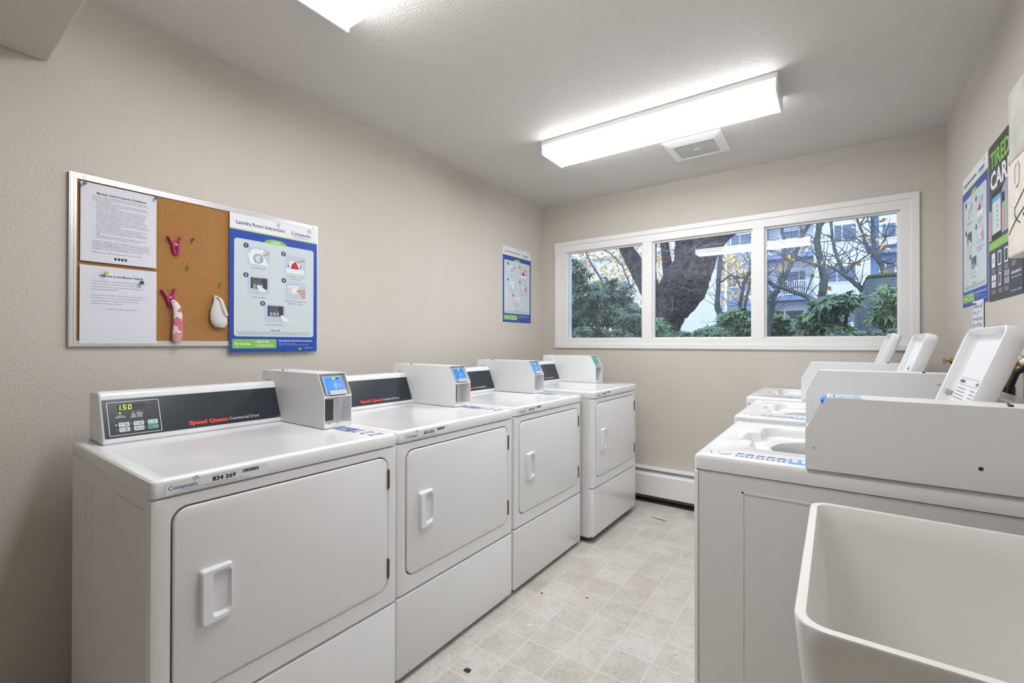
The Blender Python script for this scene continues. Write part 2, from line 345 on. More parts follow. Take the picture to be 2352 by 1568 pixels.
# ---- ceiling vent
cv = thing('ceiling_vent', 'square white ribbed exhaust vent on the ceiling beside the far light', 'vent', (1.256, 2.682, RC-0.0005))
l0 = rr(0, 0, 0.326, 0.330, 0.004, 3)
def inset(d, z, r=0.004): return [(x, y, z) for x, y in rr(d, d*1.25, 0.326-d, 0.330-d*1.25, r, 3)]
MB().loft([inset(0, 0), inset(0, -0.005), inset(0.004, -0.007), inset(0.046, -0.020), inset(0.050, -0.018), inset(0.050, -0.006)], 'trim_paint', True, False, flip=True).build('vent_frame', cv, sm=25)
gm = MB()
y = 0.066
while y < 0.262: gm.box(0.050, 0.276, y, y+0.0052, -0.017, -0.013, 'grille'); y += 0.0082
gm.box(0.050, 0.276, 0.0625, 0.2675, -0.008, -0.006, 'louvre_grey').box(0.160, 0.166, 0.0625, 0.2675, -0.0165, -0.012, 'grille').build('louvres', cv)
MB().box(0.148, 0.180, 0.155, 0.172, -0.019, -0.0165, 'trim_paint').build('badge', cv)
# ================================================================== dryers
DW, DZB, DZT, DD = 0.680, 0.828, 0.870, 0.70
def d_body():
    m = MB(); m.box(-DD, -0.026, 0.003, DW-0.003, 0.012, DZB, 'enamel_side'); return m
RIBS = (-0.545, -0.481, -0.272)
def d_body_ribs():
    m = MB()
    for x in RIBS: m.box(x-0.002, x+0.002, 0.0014, 0.0032, 0.03, DZB-0.05, 'enamel_side')
    m.box(-0.272, -0.05, 0.0014, 0.0032, DZB-0.036, DZB-0.032, 'enamel_side'); return m
def yz(pts, x): return [(x, p[0], p[1]) for p in pts]
def panel(y0, z0, y1, z1, r=0.006):
    return lambda: MB().loft([yz(rr(y0, z0, y1, z1, r), -0.026), yz(rr(y0, z0, y1, z1, r), -0.008), yz(rr(y0+0.0025, z0+0.0015, y1-0.0025, z1-0.0015, r), -0.0025), yz(rr(y0+0.008, z0+0.004, y1-0.008, z1-0.004, r), 0)], 'enamel')
def d_front():   # front panel with the door opening cut out
    m = MB(); a = rr(0, 0.303, DW, 0.8265, 0.006, 8); d = rr(0.036, 0.356, 0.646, 0.803, 0.036, 8); e = rr(0.0395, 0.3595, 0.6425, 0.7995, 0.034, 8)
    def ins(y0, z0, y1, z1, r, x): return yz(rr(y0, z0, y1, z1, r, 8), x)
    m.loft([ins(0, 0.303, DW, 0.8265, 0.006, -0.026), ins(0, 0.303, DW, 0.8265, 0.006, -0.008), ins(0.0025, 0.3045, DW-0.0025, 0.825, 0.006, -0.0025), ins(0.008, 0.307, DW-0.008, 0.8225, 0.006, 0),
            yz(d, 0), yz(e, -0.004), yz(e, -0.02)], 'enamel', True, False)
    m.add(yz(e, -0.012), [tuple(range(len(e)))], 'seam_dark'); return m
def d_door():
    g = lambda i, x: yz(rr(0.0425+i, 0.3625+i, 0.6395-i, 0.7965-i, 0.033, 8), x)
    return MB().loft([g(0, -0.010), g(0, 0.0), g(0.0015, 0.0028), g(0.005, 0.004)], 'enamel')
def d_handle():
    m = MB(); N = 6
    def o(y0, z0, y1, z1, r, xl, xr): return [(xl+(xr-xl)*min(1, max(0, (p[0]-0.092)/0.072)), p[0]+(0.004*(1-((p[1]-0.575)/0.065)**2) if p[0] > 0.13 else 0), p[1]) for p in rr(y0, z0, y1, z1, r, N)]
    m.loft([o(0.092, 0.510, 0.163, 0.641, 0.006, 0.003, 0.003), o(0.093, 0.511, 0.162, 0.640, 0.007, 0.019, 0.009), o(0.096, 0.514, 0.160, 0.637, 0.007, 0.022, 0.012),
            o(0.117, 0.523, 0.158, 0.630, 0.010, 0.021, 0.012), o(0.119, 0.525, 0.157, 0.628, 0.010, 0.017, 0.009), o(0.121, 0.528, 0.154, 0.625, 0.010, 0.0045, 0.0045)], 'handle_white'); return m
def d_top():
    g = lambda i, z, r: [(x, y, z) for x, y in rr(-DD+i*0.3, i, 0.003-i, DW-i, r, 5)]
    return MB().loft([g(0.001, DZB+0.002, 0.012), g(0, DZB+0.006, 0.012), g(0, DZT-0.012, 0.012), g(0.002, DZT-0.005, 0.012), g(0.006, DZT-0.0012, 0.012), g(0.012, DZT, 0.012),
                      g(0.022, DZT, 0.012), g(0.030, DZT-0.0022, 0.012)], 'enamel_gloss')
CONS = [(-0.551, DZT-0.002), (-0.552, 0.882), (-0.5985, 1.000), (-0.599, 1.009), (-0.6035, 1.017), (-0.613, 1.022), (-0.626, 1.0235), (-DD, 1.018), (-DD, DZT-0.002)]
def d_console(): return MB().prism(CONS, 'y', 0.040, 0.588, 'console_plastic')
SD = Vector((-0.599+0.552, 0, 1.0-0.882)).normalized(); SN = Vector((SD.z, 0, -SD.x))
PO = Vector((-0.5535, 0.047, 0.886))+SN*0.0003
SEG = {'0': 'abcdef', '1': 'bc', '5': 'acdfg', '4': 'bcfg', '8': 'abcdefg', '3': 'abcdg'}
def digit(m, ch, u, v, w, h, t, mt, lay=0.0014):
    for s_ in SEG[ch]:
        H = h/2
        q = {'a': (u, v+h-t, u+w, v+h), 'g': (u, v+H-t/2, u+w, v+H+t/2), 'd': (u, v, u+w, v+t), 'b': (u+w-t, v+H, u+w, v+h), 'c': (u+w-t, v, u+w, v+H), 'f': (u, v+H, u+t, v+h), 'e': (u, v, u+t, v+H)}[s_]
        k = 0.12; m.poly([(q[0]+(q[1]-v)*k, q[1]), (q[2]+(q[1]-v)*k, q[1]), (q[2]+(q[3]-v)*k, q[3]), (q[0]+(q[3]-v)*k, q[3])], mt, lay)
def d_panel():
    m = MB().frame(PO, (0, 1, 0), SD, SN); W, H = 0.527, 0.121
    m.slab(0, 0, W, H, -0.001, 0.001, 'panel_black', 0.002)
    m.ring(0.010, 0.006, 0.141, 0.112, 0.003, 0.0016, 'print_white', 0.0013)
    m.rect(0.035, 0.084, 0.106, 0.102, 'print_black', 0.0012).rect(0.108, 0.099, 0.119, 0.106, 'print_charcoal', 0.0012)
    for k in range(3): digit(m, '8', 0.074+k*0.0115, 0.086, 0.0075, 0.0135, 0.0014, 'led_off')
    for x in (0.040, 0.072, 0.086): 
        m.disc(x, 0.075 if x < 0.05 else 0.077, 0.0022 if x < 0.05 else 0.0014, 'led_green' if x < 0.05 else 'print_white', 0.0014, 10)
    m.text('INSERT', 0.040, 0.065, 0.0045, 'print_white', 0.0014, 'c', 0.02).text('START CARD', 0.040, 0.0605, 0.0045, 'print_white', 0.0014, 'c', 0.02)
    for i, s_ in enumerate(('ALL', 'COIN', 'VEND', 'DEPOSIT')): m.text(s_, 0.072, 0.070-i*0.004, 0.0042, 'print_white', 0.0014, 'c', 0.02)
    for i, s_ in enumerate(('DELICATE', 'COOL', 'DOWN', 'CYCLE')): m.text(s_, 0.088, 0.070-i*0.004, 0.0042, 'print_white', 0.0014, 'c', 0.02)
    for j, (v, names) in enumerate(((0.032, ('HIGH\nTEMP', 'LOW\nTEMP', 'NO\nHEAT')), (0.016, ('MED\nTEMP', 'DELICATES', 'START')))):
        for i, s_ in enumerate(names):
            u = 0.034+i*0.036; green = (i == 2 and j == 1)
            m.rect(u, v, u+0.026, v+0.0135, 'print_pale', 0.0013, 0.0015)
            if green: m.rect(u+0.0008, v+0.0008, u+0.0252, v+0.0127, 'button_green', 0.0015, 0.0012)
            m.disc(u-0.006, v+0.007, 0.0017, 'led_green' if (i == 0 and j == 0) else 'print_grey', 0.0014, 10)
            ls = s_.split('\n')
            for q, l in enumerate(ls): m.text(l, u+0.017, v+0.0078-q*0.0042 if len(ls) > 1 else v+0.005, 0.0038, 'print_white' if green else 'print_black', 0.0017, 'c', 0.02)
            if not green: m.rect(u+0.005, v+0.003, u+0.0062, v+0.0105, 'print_black', 0.0016)
    m.text('Speed Queen', 0.216, 0.012, 0.0185, 'print_red', 0.0016, 'l', 0.05, width=0.122).text('Commercial Dryer', 0.342, 0.0125, 0.0155, 'print_white', 0.0016, 'l', 0.0, width=0.103)
    m.text('504537', W-0.004, 0.003, 0.004, 'print_white', 0.0016, 'r'); return m
def d_led(s_):
    def f():
        m = MB().frame(PO, (0, 1, 0), SD, SN)
        for k, c in enumerate(s_): digit(m, c, (0.0335, 0.0475, 0.0605)[k], 0.086, 0.0080, 0.0142, 0.0017, 'led_green', 0.0018)
        m.rect(0.0436, 0.0855, 0.0453, 0.0872, 'led_green', 0.0018); return m
    return f
def logo(m, u, v, h, mt, mt2, lay=0.0012):
    m.text('Coinamatic', u, v, h, mt, lay, 'l', 0.012, width=h*4.3)
    for k in range(3):
        x, y = u+h*(3.45+k*0.10), v+h*(1.32-k*0.24); p = [(x, y), (x+h*0.18, y+h*0.12), (x+h*0.4, y+h*0.34), (x+h*0.62, y+h*0.36), (x+h*0.85, y+h*0.22)]
        m.poly([(a_, b-h*0.05) for a_, b in p]+[(a_, b+h*0.05) for a_, b in p[::-1]], mt2 if k == 1 else mt, lay)
def sticker(num):
    def f():
        m = MB().frame((0.0034, 0.026, 0.8325), (0, 1, 0), (0, 0, 1), (1, 0, 0))
        m.slab(0, 0, 0.222, 0.0285, 0, 0.0003, 'print_white', 0.002)
        logo(m, 0.006, 0.0105, 0.0135, 'print_logo_blue', 'print_teal', 0.0006)
        m.text('834 %s' % num, 0.094, 0.0118, 0.0138, 'print_black', 0.0006, 'l', 0.035, width=0.052)
        m.text('Machine ID / Identification de la machine', 0.098, 0.0255, 0.0022, 'print_grey', 0.0006, width=0.046)
        m.text('For immediate service or repair on this machine, please report the 6 digit machine ID to 1-800-561-1972 or', 0.028, 0.0062, 0.0033, 'print_black', 0.0006, width=0.135)
        m.text('Pour du service ou une reparation immediate de cet appareil, veuillez indiquer le numero d\'identification au 1-800-561-1972', 0.012, 0.0018, 0.0033, 'print_black', 0.0006, width=0.165)
        x = 0.162; rnd = random.Random(int(num))
        while x < 0.201:
            w_ = rnd.choice((0.0012, 0.0026, 0.0034)); m.rect(x, 0.0165, x+w_, 0.0245, 'print_charcoal', 0.0006); x += w_+0.0008
        return m
    return f
def d_decal():
    m = MB().frame((-0.262, 0.672, DZT-0.0019), (1, 0, 0), (0, -1, 0), (0, 0, 1)); m.fr[1] = Vector((1, 0, 0)); m.fr[2] = Vector((0, 1, 0)); m.fr[0] = Vector((-0.245, 0.588, DZT-0.0020))
    rnd = random.Random(3)
    m.rect(0, 0.012, 0.085, 0.078, 'decal_blue', 0.0004)
    for k in range(9): u = 0.004+rnd.random()*0.06; v = 0.016+rnd.random()*0.05; m.rect(u, v, u+0.006+rnd.random()*0.014, v+0.004+rnd.random()*0.006, 'print_pale', 0.0007)
    for i in range(3):
        u = 0.092+i*0.047; m.rect(u, 0.055, u+0.030, 0.062, 'decal_blue', 0.0005); m.rect(u+0.004, 0.016, u+0.022, 0.028, 'decal_blue', 0.0005)
        for k in range(4): m.rect(u+0.002, 0.034+k*0.0045, u+0.020+rnd.random()*0.012, 0.0355+k*0.0045, 'print_bluegrey', 0.0005)
    return m
def case(depth_f, depth_b, w, h, bend, z0, side=1):
    # sheet metal meter case: slanted open front faces +x from depth_f, runs back to depth_b
    def f():
        m = MB(); t = 0.0022; xf = depth_f; sl = 0.042
        P = [(depth_b, z0), (xf, z0), (xf, z0+bend), (xf-sl, z0+h), (depth_b, z0+h)]
        m.prism(P, 'y', 0, t, 'sheet_steel').prism(P, 'y', w-t, w, 'sheet_steel')
        m.box(depth_b, xf-sl, t, w-t, z0+h-t, z0+h-0.0001, 'sheet_steel').box(depth_b, depth_b+t, t, w-t, z0, z0+h-t, 'sheet_steel')
        m.box(xf-0.020, xf-0.0005, t, w-t, z0+bend-0.006, z0+bend-0.001, 'sheet_steel')
        m.box(xf-0.060, xf-0.0005, t, w-t, z0+0.0005, z0+0.014, 'sheet_steel')
        m.box(xf-0.062, xf-0.060, t, w-t, z0+0.0005, z0+h-t, 'sheet_steel')
        m.box(xf-0.0598, xf-0.058, t+0.001, w*0.66, z0+0.018, z0+bend-0.010, 'cavity')
        for k in range(2): m.tube([(xf-0.014, w*(0.25+0.32*k), z0+0.0138), (xf-0.014, w*(0.25+0.32*k), z0+0.0146)], 0.006, 'cavity', 10)
        m.tube([(depth_b+0.10, w*0.45, z0+h-0.001), (depth_b+0.10, w*0.45, z0+h+0.005)], 0.005, 'chrome', 10); m.tube([(depth_b+0.10, w*0.45-0.018, z0+h-0.001), (depth_b+0.10, w*0.45-0.018, z0+h+0.004)], 0.004, 'seam_dark', 10)
        m.box(depth_b+0.03, depth_b+0.07, -0.0008, 0.0, z0+h-0.040, z0+h-0.034, 'reader_grey'); return m
    return f
def reader(xf, w, z0, bend, h, kind):
    def f():
        sl = 0.042; s_ = Vector((-sl, 0, h-bend)).normalized(); n_ = Vector((s_.z, 0, -s_.x)); m = MB()
        U0, UL = 0.014, w-0.016; Lg = math.hypot(sl, h-bend)
        m.frame(Vector((xf-0.004, 0, z0+bend+0.001)), (0, 1, 0), s_, n_)
        m.slab(U0, 0.002, UL, Lg-0.014, -0.045, 0.0, 'reader_grey' if kind != 'black' else 'reader_black', 0.004)
        fa = 'reader_teal' if kind == 'teal' else 'reader_blue'
        if kind != 'black':
            m.rect(U0+0.004, 0.006, UL-0.002, Lg-0.017, fa, 0.0006, 0.002)
            m.rect(U0+0.036, Lg-0.029, U0+0.062, Lg-0.020, 'print_charcoal', 0.001)
            for k in range(2): m.disc(U0+0.020+k*0.008, Lg-0.028, 0.0015, 'print_navy', 0.001, 8)
            for k in range(4):
                r = 0.004+k*0.0035; m.line([(U0+0.033+r*math.cos(a), 0.037+1.3*r*math.sin(a)) for a in [math.radians(q) for q in (-50, -25, 0, 25, 50)]], 0.0013, 'print_pale', 0.001)
            m.line([(U0+0.064, 0.028), (U0+0.054, 0.036), (U0+0.050, 0.045), (U0+0.056, 0.042), (U0+0.068, 0.034)], 0.0012, 'print_pale', 0.001)
            m.line([(U0+0.045+0.019*math.cos(a), 0.037+0.016*math.sin(a)) for a in [2*math.pi*k/20 for k in range(21)]], 0.0006, 'print_sky', 0.0009)
            m.slab(U0+0.010, 0.000, UL-0.002, 0.017, 0.0, 0.007, 'reader_grey', 0.006)
        return m
    return f
def reader_led(xf, w, z0, bend, h, s_):
    def f():
        sl = 0.042; d_ = Vector((-sl, 0, h-bend)).normalized(); n_ = Vector((d_.z, 0, -d_.x)); Lg = math.hypot(sl, h-bend)
        m = MB().frame(Vector((xf-0.004, 0, z0+bend+0.001)), (0, 1, 0), d_, n_)
        for k, c in enumerate(s_): digit(m, c, 0.051+k*0.0068, Lg-0.0282, 0.0052, 0.0075, 0.0014, 'led_green', 0.0013)
        return m
    return f
def dryer(loc, rz, label, num, lit, rd, teal=False):
    t = thing('clothes_dryer', label, 'dryer', loc, rz, 'front loading dryers along the left wall')
    c = part('cabinet', 'dbody', d_body, t); part('embossed_rib', 'dribs', d_body_ribs, c, bev=0.0008)
    part('front_panel', 'dfront', d_front, t, sm=25)
    part('lower_panel', 'dlower', panel(0, 0.020, DW, 0.298), t, sm=25)
    [part('screw', 'dscr%d' % k, (lambda y: lambda: MB().tube([(-0.001, y, 0.030), (0.0015, y, 0.030)], 0.0035, 'steel', 10))((0.055, DW-0.055)[k]), t) for k in (0, 1)]
    part('gap_shade_fill', 'dgap', lambda: MB().box(-0.55, -0.03, 0.006, DW-0.006, 0.0, 0.012, 'seam_dark'), t)  # dark slab stands in for the shaded gap under the dryer
    d = part('door', 'ddoor', d_door, t, sm=25); part('handle', 'dhandle', d_handle, d, sm=30)
    for k, z in enumerate((0.691, 0.396)):
        part('hinge', 'dhinge%d' % k, lambda: MB().box(-0.002, 0.006, 0.6385, 0.6445, z, z+0.064, 'hinge_metal').box(-0.004, 0.0045, 0.6445, 0.6475, z+0.004, z+0.060, 'seam_dark').tube([(0.006, 0.6415, z), (0.006, 0.6415, z+0.064)], 0.0024, 'hinge_metal', 8), t)
    part('worktop', 'dtop', d_top, t, sm=25)
    s_ = part('number_sticker', 'dst'+num, sticker(num), t); s_['label'] = 'white sticker printed 834 %s' % num
    part('instruction_decal', 'ddecal', d_decal, t)
    cn = part('console', 'dcons', d_console, t, sm=30, bev=0.006, seg=3); p = part('control_panel', 'dpan', d_panel, cn); p['label'] = 'black control panel with red and white lettering'
    part('lit_digits', 'dled'+lit, d_led(lit), cn)
    mc = part('meter_case', 'dcase', case(-0.254, -DD+0.002, 0.110, 0.194, 0.115, DZT), t, bev=0.0006, seg=1); mc.location = (0, 0.570, 0)
    k = 'drd'+('t' if teal else 'b'); r_ = part('card_reader', k, reader(-0.254, 0.110, DZT, 0.115, 0.194, 'teal' if teal else 'blue'), mc, bev=0.0006); r_['label'] = 'grey card reader with a %s face' % ('green' if teal else 'blue')
    part('reader_digits', 'drl'+rd, reader_led(-0.254, 0.110, DZT, 0.115, 0.194, rd), mc)
    return t
dryer((0.879, 0.3225, 0), -0.5, 'nearest white dryer under the cork board, sticker numbered 834 269', '269', '150', '04')
dryer((0.879, 1.0095, 0), 0, 'second white dryer from the camera, sticker numbered 834 263', '263', '150', '05')
dryer((0.879, 1.7045, 0.003), 0, 'third white dryer, sticker numbered 834 267', '267', '150', '05')
dryer((0.946, 2.412, 0.021), -0.4, 'farthest white dryer, standing forward of the row by the window wall', '265', '150', '03', True)
# ================================================================== washers
WW, WD = 0.650, 0.70
def sd_rr(x, y, x0, y0, x1, y1, r):
    dx = max(x0+r-x, x-(x1-r)); dy = max(y0+r-y, y-(y1-r)); return math.hypot(max(dx, 0), max(dy, 0))+min(max(dx, dy), 0)-r
def smin(a, b, k=0.014): h = max(k-abs(a-b), 0)/k; return min(a, b)-h*h*k/4
CX, CY = 0.300, 0.365
def sd_rec(x, y): return smin(sd_rr(x, y, 0.108, 0.162, 0.500, 0.567, 0.045), sd_rr(x, y, 0.074, 0.285, 0.20, 0.430, 0.022))
def sd_out(x, y): return sd_rr(x, y, 0, 0, WD, WW, 0.012)
ANG = sorted([2*math.pi*k/132 for k in range(132)]+[math.atan2(y-CY, x-CX) % (2*math.pi)+e for x in (0, WD) for y in (0, WW) for e in (-0.03, -0.015, -0.006, 0.006, 0.015, 0.03)])
def ray(sd, off):
    o_ = []
    for a in ANG:
        lo, hi = 0.0, 1.0; c, s_ = math.cos(a), math.sin(a)
        for _ in range(26):
            md = (lo+hi)/2
            if sd(CX+c*md, CY+s_*md)+off < 0: lo = md
            else: hi = md
        o_.append((CX+c*lo, CY+s_*lo))
    return o_
circ = lambda r: [(CX+r*math.cos(a), CY+r*math.sin(a)) for a in ANG]
def w_top(zt):
    def f():
        g = lambda l, z: [(x, y, z) for x, y in l]
        return MB().loft([g(ray(sd_out, 0), zt-0.040), g(ray(sd_out, 0), zt-0.012), g(ray(sd_out, 0.002), zt-0.005), g(ray(sd_out, 0.006), zt-0.001), g(ray(sd_out, 0.012), zt), g(ray(sd_rec, -0.007), zt), g(ray(sd_rec, -0.002), zt-0.0015),
                          g(ray(sd_rec, 0.002), zt-0.006), g(ray(sd_rec, 0.007), zt-0.026), g(ray(sd_rec, 0.013), zt-0.031), g(ray(sd_rec, 0.022), zt-0.032), g(circ(0.166), zt-0.032), g(circ(0.160), zt-0.029), g(circ(0.154), zt-0.032), g(circ(0.150), zt-0.042), g(circ(0.150), zt-0.070)], 'enamel_gloss', False, False)
    return f
def w_tub(zt):
    def f():
        c = lambda r, z: [(CX+r*math.cos(a), CY+r*math.sin(a), z) for a in [2*math.pi*k/48 for k in range(48)]]
        return MB().loft([c(0.152, zt-0.068), c(0.190, zt-0.075), c(0.195, zt-0.10), c(0.195, zt-0.40), c(0.05, zt-0.42)], 'steel', False, True)
    return f
def w_body(zt):
    def f():
        m = MB(); zb = zt-0.042
        m.box(0.012, WD, 0.002, 0.010, 0.012, zb, 'enamel_side').box(0.012, WD, WW-0.010, WW-0.002, 0.012, zb, 'enamel_side').box(WD-0.008, WD, 0.010, WW-0.010, 0.012, zb, 'enamel_side')
        m.box(0.012, WD, 0.002, WW-0.002, 0.012, 0.02, 'enamel_side'); return m
    return f
def w_emb(zt):
    def f():
        m = MB(); z1, x0_, x1_, z0_ = zt-0.083, 0.117, 0.277, 0.10; t = 0.004
        for a_ in ((x0_, x0_+t, z0_, z1), (x1_-t, x1_, z0_, z1), (x0_, x1_, z1-t, z1), (x0_, x1_, z0_, z0_+t)): m.box(a_[0], a_[1], 0.0008, 0.0022, a_[2], a_[3], 'enamel_side')
        return m
    return f
def w_front(zt):
    g = lambda i, x: [(x, y, z) for y, z in rr(i, 0.02+i, WW-i, zt-0.043-i*0.5, 0.006, 4)][::-1]
    return lambda: MB().loft([g(0.0, 0.0112), g(0, 0.006), g(0.002, 0.002), g(0.006, 0)], 'enamel')
def w_lid(hx, zt):
    th = math.radians(71); A = Vector((math.cos(th), 0, math.sin(th))); N = Vector((-math.sin(th), 0, math.cos(th)))
    def f():
        m = MB().frame((hx, 0.155, zt+0.008), (0, 1, 0), A, N); Wl, Hl = 0.385, 0.352
        g = lambda i, w_, r: [m.P2(a_, b, w_) for a_, b in rr(i, i, Wl-i, Hl-i, r, 5)]
        return m.loft([g(0.012, -0.040, 0.030), g(0.004, -0.037, 0.030), g(0.0, -0.030, 0.028), g(0, -0.006, 0.028), g(0.002, -0.001, 0.027), g(0.006, 0, 0.026), g(0.010, -0.003, 0.024), g(0.014, -0.020, 0.022), g(0.022, -0.027, 0.020)], 'enamel_gloss', flip=True)
    def lab():
        m = MB().frame((hx, 0.155, zt+0.008), (0, 1, 0), A, N); m.fr[1] = Vector((0, -1, 0)); m.fr[0] += Vector((0, 0.385, 0)); rnd = random.Random(5); w_ = -0.0255
        m.rect(0.030, 0.010, 0.330, 0.335, 'print_white', w_-0.0008, 0.01)
        m.line([(0.04, 0.215), (0.325, 0.215)], 0.0012, 'print_grey', w_).line([(0.04, 0.196), (0.325, 0.196)], 0.0012, 'print_grey', w_)
        m.text('WARNING', 0.045, 0.201, 0.012, 'print_charcoal', w_, bold=0.04).text('AVERTISSEMENT', 0.22, 0.201, 0.011, 'print_charcoal', w_, bold=0.04)
        for c in range(2):
            for k in range(13):
                if k in (4,): continue
                u = 0.045+c*0.15; m.rect(u, 0.184-k*0.0095, u+0.05+rnd.random()*0.07, 0.1868-k*0.0095, 'print_grey', w_)
        m.rect(0.045, 0.022, 0.10, 0.062, 'print_grey', w_+0.0003)
        for k in range(6): m.rect(0.115+k*0.03, 0.03, 0.133+k*0.03, 0.034, 'print_grey', w_); m.rect(0.115+k*0.03, 0.045, 0.125+k*0.03, 0.049, 'print_charcoal', w_)
        for q in range(2): m.line([(0.20+q*0.07+0.022*math.cos(a_), 0.045+0.025*math.sin(a_)*math.cos(a_*0.5)) for a_ in [k*0.5 for k in range(13)]], 0.0008, 'print_grey', w_+0.0004)
        return m
    def bmp():
        m = MB().frame((hx, 0.155, zt+0.008), (0, 1, 0), A, N)
        m.slab(-0.0035, -0.007, 0.0035, 0.007, -0.026, -0.010, 'handle_grey', 0.003); return m
    def bmp2(u):
        def g(): m = bmp(); d_ = Vector((0, 1, 0))*u+A*0.165; m.v = [tuple(Vector(p)+d_) for p in m.v]; return m
        return g
    return f, lab, bmp2
def w_decal(zt):
    def f():
        m = MB().frame((0.030, 0.012, zt+0.0001), (1, 0, 0), (0, 1, 0), (0, 0, 1)); rnd = random.Random(9)
        m.line([(0.012, 0.012), (0.0, 0.045), (0.010, 0.05)], 0.002, 'decal_blue').line([(0.028, 0.012), (0.020, 0.050), (0.062, 0.052)], 0.0012, 'decal_blue')
        m.line([(0.030, 0.030), (0.036, 0.022), (0.056, 0.034)], 0.004, 'print_charcoal')
        for k in range(5):
            u = 0.066+k*0.024; m.rect(u, 0.048, u+0.017, 0.060, 'decal_blue')
            for q in range(3): m.rect(u+0.001+q*0.0062, 0.014, u+0.0045+q*0.0062, 0.030+rnd.random()*0.014, 'decal_blue' if q != 1 else 'print_grey')
            m.line([(u+0.020, 0.010), (u+0.021, 0.055)], 0.0008, 'print_bluegrey')
        m.rect(0.187, 0.010, 0.300, 0.066, 'print_sky')
        for k in range(5): m.rect(0.194+k*0.02, 0.030, 0.205+k*0.02, 0.058, 'print_white', 0.0007); m.line([(0.194+k*0.02, 0.018), (0.206+k*0.02, 0.024)], 0.0014, 'print_white', 0.0008)
        return m
    return f
def w_case(h, bend, zt):
    def f():
        m = MB(); src = case(-0.254, -WD+0.002, 0.105, h, bend, zt)(); src.v = [(-x, y, z) for x, y, z in src.v]; src.f = [f_[::-1] for f_ in src.f]
        if True:
            src.frame((0.254+0.08, 0, zt+bend-0.045), (1, 0, 0), (0, 0, 1), (0, -1, 0))
            src.disc(0.216, -0.003, 0.004, 'seam_dark', 0.0004, 14); src.disc(-0.063, 0.002, 0.0022, 'print_grey', 0.0004, 10)
        return src
    return f
def w_read(h, bend, zt):
    def f(): s_ = reader(-0.254, 0.105, zt, bend, h, 'black')(); s_.v = [(-x, y, z) for x, y, z in s_.v]; s_.f = [q[::-1] for q in s_.f]; return s_
    return f
def w_cons(zt): return lambda: MB().prism([(0.600, zt-0.001), (0.642, zt+0.160), (0.648, zt+0.163), (WD, zt+0.161), (WD, zt-0.001)], 'y', 0.107, WW-0.004, 'console_plastic')
def washer(loc, rz, label, zt, h, bend, tg, sticker_top=False):
    t = thing('washing_machine', label, 'washing machine', loc, rz, 'top loading washers along the right wall')
    b = part('cabinet', 'wb'+tg, w_body(zt), t); part('embossed_outline', 'we'+tg, w_emb(zt), b)
    part('front_panel', 'wf'+tg, w_front(zt), t, sm=30)
    part('gap_shade_fill', 'wk'+tg, lambda: MB().box(0.05, WD-0.02, 0.02, WW-0.02, 0, 0.012, 'seam_dark'), t)  # dark slab painted as the shaded floor gap below the washer
    wt = part('worktop', 'wt'+tg, w_top(zt), t, sm=30); part('instruction_decal', 'wd'+tg, w_decal(zt), wt)
    part('wash_tub', 'wu'+tg, w_tub(zt), t, sm=30)
    lf, lab, bm = w_lid(0.510, zt); l = part('lid', 'wl'+tg, lf, t, sm=30); part('warning_label', 'wla'+tg, lab, l); [part('bumper', 'wbm%s%d' % (tg, k), bm((0.042, 0.366)[k]), l, bev=0.0015) for k in (0, 1)]
    c = part('meter_case', 'wc'+tg, w_case(h, bend, zt), t, bev=0.0006, seg=1); c.location = (0, -0.003, 0)
    part('card_reader', 'wr'+tg, w_read(h, bend, zt) if not sticker_top else (lambda: MB().box(0.286, 0.336, 0.016, 0.088, zt+h-0.058, zt+h-0.013, 'reader_black').box(0.284, 0.336, 0.015, 0.089, zt+h-0.013, zt+h-0.006, 'reader_blue')), c, bev=0.001)
    part('console', 'wco'+tg, w_cons(zt), t, bev=0.004)
    if sticker_top:
        def st():
            m = MB().frame((0.300, 0.004, zt+h+0.0001), (1, 0, 0), (0, 1, 0), (0, 0, 1)); m.rect(0, 0, 0.062, 0.094, 'print_pale', 0.0003)
            m.line([(0.010, 0.02), (0.010, 0.08)], 0.003, 'print_bluegrey').line([(0.02, 0.01), (0.03, 0.05), (0.045, 0.03), (0.055, 0.08)], 0.003, 'print_sky').rect(0.050, 0.01, 0.060, 0.085, 'print_ice', 0.0005); return m
        part('worn_sticker', 'wst', st, c)
    return t
washer((1.785, 1.258, 0), 0, 'nearest top-loading washer behind the laundry tub, lid propped open', 0.878, 0.171, 0.094, 'a', True)
washer((1.750, 2.062, 0), 0, 'middle top-loading washer with its lid open', 0.876, 0.197, 0.115, 'b')
washer((1.702, 2.722, 0), -0.6, 'farthest top-loading washer below the right end of the window, lid open', 0.890, 0.192, 0.110, 'c')
# ================================================================== laundry tub
lt = thing('laundry_tub', 'cream plastic laundry tub in the bottom right corner, beside the nearest washer', 'sink', (2.055, 0.606, 0))
def tubl(i, z, r=0.035, ty=0): return [(x, y, z) for x, y in rr(i, i+ty, 0.533-i*0.3, 0.526-i, r, 6)]
MB().loft([tubl(0.040, 0.48), tubl(0.030, 0.50), tubl(0.002, 0.815), tubl(0, 0.838), tubl(0.001, 0.840), tubl(0.012, 0.840, 0.026), tubl(0.0135, 0.838, 0.026), tubl(0.020, 0.80, 0.026), tubl(0.042, 0.53, 0.03), tubl(0.07, 0.505, 0.03)], 'tub_plastic').build('basin', lt, sm=40)
for x, y in ((0.05, 0.05), (0.48, 0.05), (0.05, 0.475), (0.48, 0.475)): MB().box(x-0.012, x+0.012, y-0.012, y+0.012, 0, 0.49, 'tub_plastic').build('leg', lt, bev=0.002)
c_ = [(0.26+0.03*math.cos(a), 0.26+0.03*math.sin(a)) for a in [k*0.3 for k in range(21)]]
